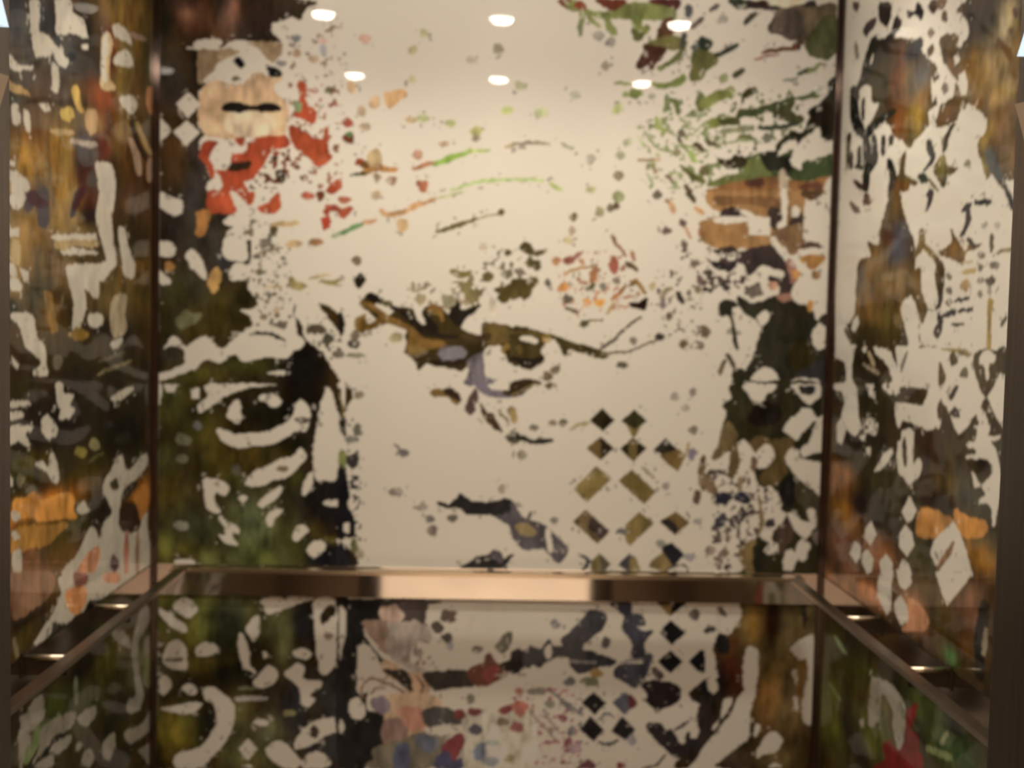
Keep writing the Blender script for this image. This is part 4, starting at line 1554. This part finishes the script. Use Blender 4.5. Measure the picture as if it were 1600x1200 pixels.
ART_RIGHT = '''
T 1290 0 4
f 60,54,48 380 100 200 120
f 44,40,34 320 340 110 120
f 50,46,40 250 430 50 70
f 60,54,40 360 520 90 110
f 98,56,36 465 480 50 150
f 104,64,34 470 760 50 140
f 100,78,50 540 480 60 120
f 84,78,70 600 500 70 130
f 60,60,60 560 310 80 60
f 124,104,48 570 740 60 120
f 110,84,54 620 600 50 60
f 96,76,52 760 270 70 110
f 100,78,56 800 420 60 60
f 100,70,40 740 720 70 60
f 60,50,46 960 90 120 100
f 42,38,38 990 260 80 110
f 130,104,62 1010 430 140 140
f 120,88,44 900 440 50 90
f 150,124,78 1080 330 100 120
f 84,60,36 1100 260 60 40
f 146,118,70 1100 580 100 80
f 100,76,54 1130 700 70 50
f 116,86,52 1090 860 90 130
f 100,70,34 940 650 60 30
f 132,110,54 990 850 50 90
f 62,64,66 1040 1000 70 90
f 120,90,56 1140 1000 60 120
f 120,108,56 720 1030 50 90
f 120,108,60 970 1080 50 80
f 110,60,34 470 1150 60 40
f 50,42,34 420 1110 50 60
f 60,60,56 610 1115 30 24
f 176,158,116 1130 120 50 120
j 100 -40 1240 -40 1240 1240 100 1240
w 60 -40 840 -40 820 60 880 120 890 220 850 290 820 280 830 230 780 210 720 230 710 290 740 370 780 440 830 500 820 560 780 620 720 650 690 690 700 780 800 770 840 700 870 660 950 680 1000 740 1000 800 950 900 970 1000 990 1080 1010 1120 1040 1080 1100 1160 1120 1240 100 1240 60 600
p 48,40,34 340 20 400 20 410 80 390 150 350 140 330 90
p 40,34,32 510 70 560 80 570 20 610 70 600 120 560 90 520 110
p 70,54,44 650 20 690 0 690 60 660 80
p 110,80,60 700 0 760 0 730 50 700 40
p 100,76,54 730 90 750 70 760 130 730 130
o 130,110,90 660 205 18 16
p 70,56,50 240 170 300 120 320 130 290 180 260 220 240 210
p 90,70,60 170 20 210 20 200 70 180 60
p 140,124,100 180 290 190 270 210 350 190 370
i 240 390 290 400 300 290 300 240 350 240 420 200 450 120 475 130 460 190 420 230 560 240 600 230 610 290 600 310 660 380 700 430 710 480 680 520 660 480 670 640 690 600 700 660 680 740 620 820 560 880 520 930 480 880 430 850 400 790 340 750 280 800 260 860 200 820 170 770 180 720 190 600 150 590 190 540 220 480
i 720 240 760 210 830 215 820 290 800 330 820 400 850 460 820 500 780 450 730 360
i 650 290 670 270 680 310 650 350 630 330
i 810 520 835 560 830 610 805 620
o 120,100,80 745 550 18 30
i 840 400 900 400 900 480 880 600 900 660 860 690 840 640 860 590
i 850 280 900 240 940 340 1040 360 1200 260 1200 1240 1120 1200 1040 1100 960 980 960 860 1000 780 1010 700 940 670 870 640 890 520 850 400
v 830 470 870 440 890 520 880 590 850 600 830 540
v 800 350 830 330 840 380 810 410
v 640 700 700 650 720 640 700 720 680 780 650 780
i 740 670 800 740 790 770 690 790
w 215 560 260 530 285 560 290 640 330 650 290 750 240 810 205 770 190 650 210 620
p 60,50,40 225 640 245 620 240 740 230 740
w 880 660 940 690 1000 750 1000 820 960 860 920 820 870 830
v 60 520 160 560 180 720 150 860 140 1200 60 1200
s 44,36,28 22 190 800 250 860 320 790
i 130 860 160 840 150 1000 130 1060
s 56,46,36 24 250 880 260 960 250 1040 190 1040
s 60,50,40 24 210 920 210 1040
s 60,50,40 22 160 960 160 1050
s 52,44,34 24 300 850 310 920 290 1000 250 1080 240 1160
s 52,44,38 26 360 860 360 960
s 70,60,50 24 410 850 410 900
i 380 1010 400 1100 420 1110 460 1080 490 960 490 1040 480 1100 530 1140 500 1200 380 1200 420 1140
o 50,52,50 610 1115 30 26
s 60,50,40 24 180 1130 240 1180
s 60,60,60 24 640 900 660 980
o 130,110,90 745 890 20 40
i 700 1000 740 960 760 1030 830 1050 780 1090 760 1110 740 1180 690 1100 670 1060
s 100,90,50 14 640 1120 700 1190
o 120,110,80 885 1025 20 18
p 80,80,80 1010 940 1040 960 1080 1040 1120 1120 1190 1200 1150 1200 1090 1130 1020 1040
v 1010 1120 1040 1090 1100 1180 1100 1240 1000 1240
v 1120 1130 1180 1120 1180 1200 1150 1200
s 100,70,36 24 1080 240 1150 350 1180 480
o 90,70,60 1185 80 14 24
o 110,90,60 1160 190 16 16
s 40,34,26 44 170 560 190 760 250 850
s 40,34,26 44 250 850 330 760 420 700
s 40,34,26 40 250 860 260 980 250 1190
s 44,38,28 30 300 860 310 1000 270 1080
s 44,38,28 34 395 1000 420 1110 400 1190
s 44,38,28 40 300 240 250 420 240 520
s 44,38,28 30 440 120 420 220 340 260
s 60,50,34 26 800 780 760 860 740 940
s 60,54,50 26 640 880 670 990 620 1060
s 90,70,36 30 490 960 480 1100 560 1150
T 1290 300 4
f 100,78,44 430 150 100 200
f 60,60,66 450 290 90 110
f 74,76,90 440 400 60 90
f 80,50,36 380 290 40 60
f 40,30,26 240 450 50 60
f 70,70,60 240 560 40 80
f 120,94,56 310 430 60 100
f 118,94,56 420 560 130 100
f 110,82,44 280 730 120 120
f 96,78,36 400 820 120 120
f 66,56,30 260 890 140 60
f 64,54,26 480 900 60 80
f 54,44,28 270 1040 120 120
f 100,80,44 640 640 70 160
f 110,86,50 820 370 90 60
f 60,52,50 700 770 60 130
f 70,60,40 1000 1080 130 130
f 80,70,36 850 990 90 60
f 70,60,40 730 1150 50 60
f 110,60,36 240 60 60 60
v 60 0 1240 0 1240 1200 60 1200
i 390 0 470 0 480 100 520 220 550 290 560 380 560 580 540 640 490 680 470 740 500 860 520 960 440 970 450 1100 430 1060 380 980 180 960 130 900 120 850 180 760 190 560 210 430 280 400 260 310 330 330 340 230 370 120 390 50
v 170 800 200 770 210 820 180 880 160 860
s 90,60,50 30 250 20 270 60 240 60 200 120 160 70
v 190 40 220 20 250 140 240 190
s 60,56,60 28 640 20 660 0 650 60 630 110
s 110,90,50 34 600 240 600 320 560 400
s 110,86,44 26 620 340 690 420 730 470
i 690 410 740 460 740 600 720 720 690 740 730 780 730 860 700 920 670 880 700 770 680 730 640 740 610 820 580 830 590 930 580 960 620 960 680 960 700 980 640 960 580 970 590 800 560 700 540 640 560 500 600 480 600 600 650 740 700 700 690 620 680 520 690 470
v 600 480 640 470 700 620 700 700 660 740 630 640
v 480 700 530 660 560 780 590 960 560 980 520 960
v 640 790 690 760 700 820 660 870
i 780 230 820 260 870 330 900 330 980 320 940 360 880 380 860 450 800 430 700 380 760 340 790 300
v 790 240 810 240 890 350 870 370
s 44,40,44 30 860 120 900 80
s 44,40,44 30 940 70 1020 66
s 60,56,60 26 890 110 890 190 850 270
s 60,50,44 22 890 290 930 340
s 80,70,50 20 1040 270 1035 370
s 130,110,70 24 1060 390 1170 350
s 60,56,60 24 1130 0 1160 60 1170 110
s 150,124,70 24 860 505 930 490
s 150,130,90 18 860 440 910 440
o 150,120,80 870 585 26 26
s 50,46,44 20 800 690 830 680 890 660
s 50,44,44 30 740 770 800 750
s 50,44,44 28 840 750 910 730
s 70,60,50 20 790 830 860 825
o 90,80,60 770 690 16 16
o 110,100,80 770 615 18 14
o 110,100,80 770 530 18 14
o 110,100,80 975 395 20 14
o 100,90,70 970 470 16 14
o 110,100,80 1050 460 30 14
o 100,90,70 970 555 16 12
o 84,74,60 1030 550 26 18
o 110,100,80 965 640 12 14
o 150,140,120 990 210 16 12
o 150,140,120 1070 205 16 12
p 140,112,50 1015 680 1045 680 1030 800 1030 970 1010 970 1015 800
s 70,64,50 20 1130 780 1100 840
s 130,110,60 20 730 980 840 990 880 990
i 1090 970 1140 980 1140 1130 1090 1140 1050 1200 960 1200 920 1060 940 1000 1000 980 1060 990
s 110,94,60 24 840 1000 900 1020
i 800 990 830 1060 790 1090 770 1040
i 710 1060 740 1110 750 1180 710 1200
w 970 1010 1020 990 1060 1030 1050 1080 1020 1080 1020 1170 1000 1170 990 1090 960 1070
i 180 1000 220 950 240 1010 270 960 300 980 320 1020 370 1060 400 1120 400 1200 180 1200
s 140,120,90 20 240 1080 330 1130
s 150,130,90 20 270 1000 300 1080
i 60 1050 110 1060 130 1130 120 1200 60 1200
o 90,80,60 870 1130 24 22
s 110,100,80 14 470 1120 510 1000
T 1290 600 4
f 52,46,26 300 130 140 140
f 46,40,24 250 370 180 100
f 50,44,26 200 600 140 120
f 56,50,34 400 650 140 120
f 52,38,22 680 390 100 130
f 58,48,30 820 430 120 120
f 78,66,34 820 640 110 60
f 46,34,30 700 730 90 60
f 66,60,46 920 720 120 120
f 140,88,36 100 560 60 60
f 120,80,30 120 810 90 120
f 116,74,40 90 620 60 70
f 96,66,50 90 980 90 100
f 46,36,34 220 760 60 80
f 40,32,32 380 920 110 100
f 60,56,34 600 1060 100 100
f 70,60,34 940 970 120 60
f 120,82,34 970 1080 110 90
f 130,84,54 330 1060 90 100
f 96,66,50 130 1130 100 80
f 60,56,40 1080 400 50 60
f 44,36,24 1000 500 80 60
j 60 0 1240 0 1240 1240 60 1240
w 60 0 180 0 200 100 210 220 240 300 180 320 130 280 110 230 100 180 120 110 100 50 60 40
v 70 250 100 210 130 290 100 380 70 360
w 210 320 250 240 290 210 330 240 310 320 260 300 240 350
w 370 0 700 0 700 150 690 260 650 290 600 270 530 240 480 230 450 270 440 120 560 130 600 130 640 60 600 30 460 60 400 60
i 470 20 620 30 640 60 620 110 590 140 540 100 480 90
v 250 0 300 0 310 90 280 90
v 300 550 360 440 410 400 420 430 390 490 340 540
v 250 400 280 390 280 440 260 440
w 480 290 550 290 550 400 550 500 580 460 600 510 590 570 550 610 520 630 490 590 450 530 450 370 470 350
p 60,50,34 485 360 500 350 505 500 485 490
w 710 40 740 0 950 0 1000 70 980 110 960 170 920 210 890 260 850 300 820 300 770 170 730 110
v 700 210 720 240 710 280 690 280
s 60,50,36 26 780 90 820 20
o 60,52,40 810 180 24 24
i 960 0 1040 0 1000 80 970 40
v 1010 80 1060 0 1140 -20 1130 300 1060 200
w 940 170 970 150 1010 220 1030 290 1020 330 1090 320 1080 350 1030 360 1060 400 1090 500 1100 620 1080 760 1060 880 1040 890 1040 800 1010 740 960 750 960 720 1000 700 980 630 1040 560 1040 500 1000 480 980 470 890 470 880 450 940 440 930 400 880 390 890 360 930 350 950 290 920 270 960 250
v 910 540 930 560 970 640 930 650
v 525 695 570 790 540 850 510 870 475 800
v 285 855 320 940 280 1010 240 960 250 900
v 500 880 540 930 555 1010 510 1080 460 1020 460 940
v 180 980 220 1010 220 1080 190 1120 150 1060
v 260 1030 300 1090 290 1170 260 1190 225 1110 230 1060
v 380 1060 420 1120 410 1200 350 1200 335 1110
w 490 1090 540 1200 450 1200
p 158,100,34 590 790 660 790 760 830 800 860 740 900 690 950 590 950 565 910
p 160,102,36 810 790 880 830 1000 870 990 940 860 950 810 860
q 158,144,114 800 860 850 960 920 1200 690 1200 800 1090 790 980 700 1140 655 1060 680 980
v 800 860 850 960 920 1200 690 1200 740 1120 790 1060 800 970 690 1140 655 1060 680 980
s 110,74,44 20 800 990 770 1050 700 1140
s 60,52,36 20 1070 880 1070 1000
T 1260 900 4
f 110,74,48 200 60 160 60
f 150,94,56 400 110 80 60
f 140,90,56 680 230 90 100
f 70,56,34 800 120 70 140
f 60,50,30 880 330 140 120
f 96,66,48 1020 200 90 140
f 70,50,30 1000 420 90 80
f 30,22,18 380 300 120 80
f 26,20,16 640 480 90 90
f 60,84,44 900 500 40 50
f 58,54,26 200 520 150 160
f 36,40,30 280 430 60 110
f 76,76,34 150 850 100 200
f 34,28,20 270 900 70 160
f 60,60,28 400 650 120 100
f 34,36,20 600 690 110 60
f 66,70,36 760 820 140 90
f 60,70,40 900 1060 200 160
f 72,72,36 430 1000 120 140
f 28,30,22 330 1110 50 60
f 90,84,50 460 830 60 90
f 40,30,22 930 950 50 50
j 90 0 1240 0 1240 1240 90 1240
w 470 -40 540 -40 530 60 530 180 500 240 460 160 440 90
v 560 -40 640 -40 660 40 620 90 580 60
v 590 120 640 200 640 280 590 310 550 220 550 160
q 158,144,114 810 -20 1030 -20 980 60 880 180 850 110
v 810 -20 1030 -20 980 60 880 180 850 110
p 152,98,62 640 150 720 200 760 280 740 330 680 340 600 330 640 280
s 26,22,18 60 1120 180 1100 300 1080 450 1085 640
s 110,94,70 24 1125 330 1105 480
w 400 660 460 640 540 680 610 800 620 900 610 1000 590 1100 570 1090 540 950 540 850 500 760 470 740 460 860 440 920 390 930
v 330 900 360 890 360 940 340 950
p 96,34,22 630 850 680 800 690 830 650 950 680 990 700 1010 700 1090 720 1130 700 1200 480 1200 490 1160 520 1040 560 1090 590 1090 620 1000
p 90,36,24 480 1060 520 1030 540 1100 520 1160 490 1120
p 90,34,24 430 1190 500 1160 540 1200 430 1200
v 1060 800 1100 780 1095 860 1040 850
s 90,100,60 24 180 380 240 480
s 84,84,40 30 150 680 200 760
s 100,104,60 34 760 1080 900 1130
s 110,104,70 16 840 1040 880 980
T 1290 600 4
n 60,50,34 0.62 200 0 430 0 440 260 200 330
T 1260 900 4
n 110,104,70 0.66 100 300 1100 900 1100 1200 100 1200
'''
STEP = 0.0028
def grid_z(z0, z1, n): return np.linspace(z0, z1, n)
ZLO, ZHI = 0.20, ZC+0.10
def rows():
    # even rows with exact rows at the panel edges
    a = np.arange(ZLO, Z0S-0.001, STEP); b = np.arange(Z1S, ZHI, STEP)
    return np.concatenate([a, [Z0S], b])
cb = Canvas('back', np.arange(XL+0.0145, XR-0.0145, STEP), rows(), (60, 50, 30))
paint(cb, ART_BACK)
glass_panel(cb, Z1S, ZHI, 'large glossy wall panel with the printed face, above the back handrail')
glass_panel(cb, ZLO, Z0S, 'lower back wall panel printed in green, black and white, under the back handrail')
# side panels: only the part beyond the doorway's sight line needs the fine print
usl = np.concatenate([np.arange(YF+0.002, 1.9, 0.012), np.arange(1.9, YB-0.0225, 0.0034)])
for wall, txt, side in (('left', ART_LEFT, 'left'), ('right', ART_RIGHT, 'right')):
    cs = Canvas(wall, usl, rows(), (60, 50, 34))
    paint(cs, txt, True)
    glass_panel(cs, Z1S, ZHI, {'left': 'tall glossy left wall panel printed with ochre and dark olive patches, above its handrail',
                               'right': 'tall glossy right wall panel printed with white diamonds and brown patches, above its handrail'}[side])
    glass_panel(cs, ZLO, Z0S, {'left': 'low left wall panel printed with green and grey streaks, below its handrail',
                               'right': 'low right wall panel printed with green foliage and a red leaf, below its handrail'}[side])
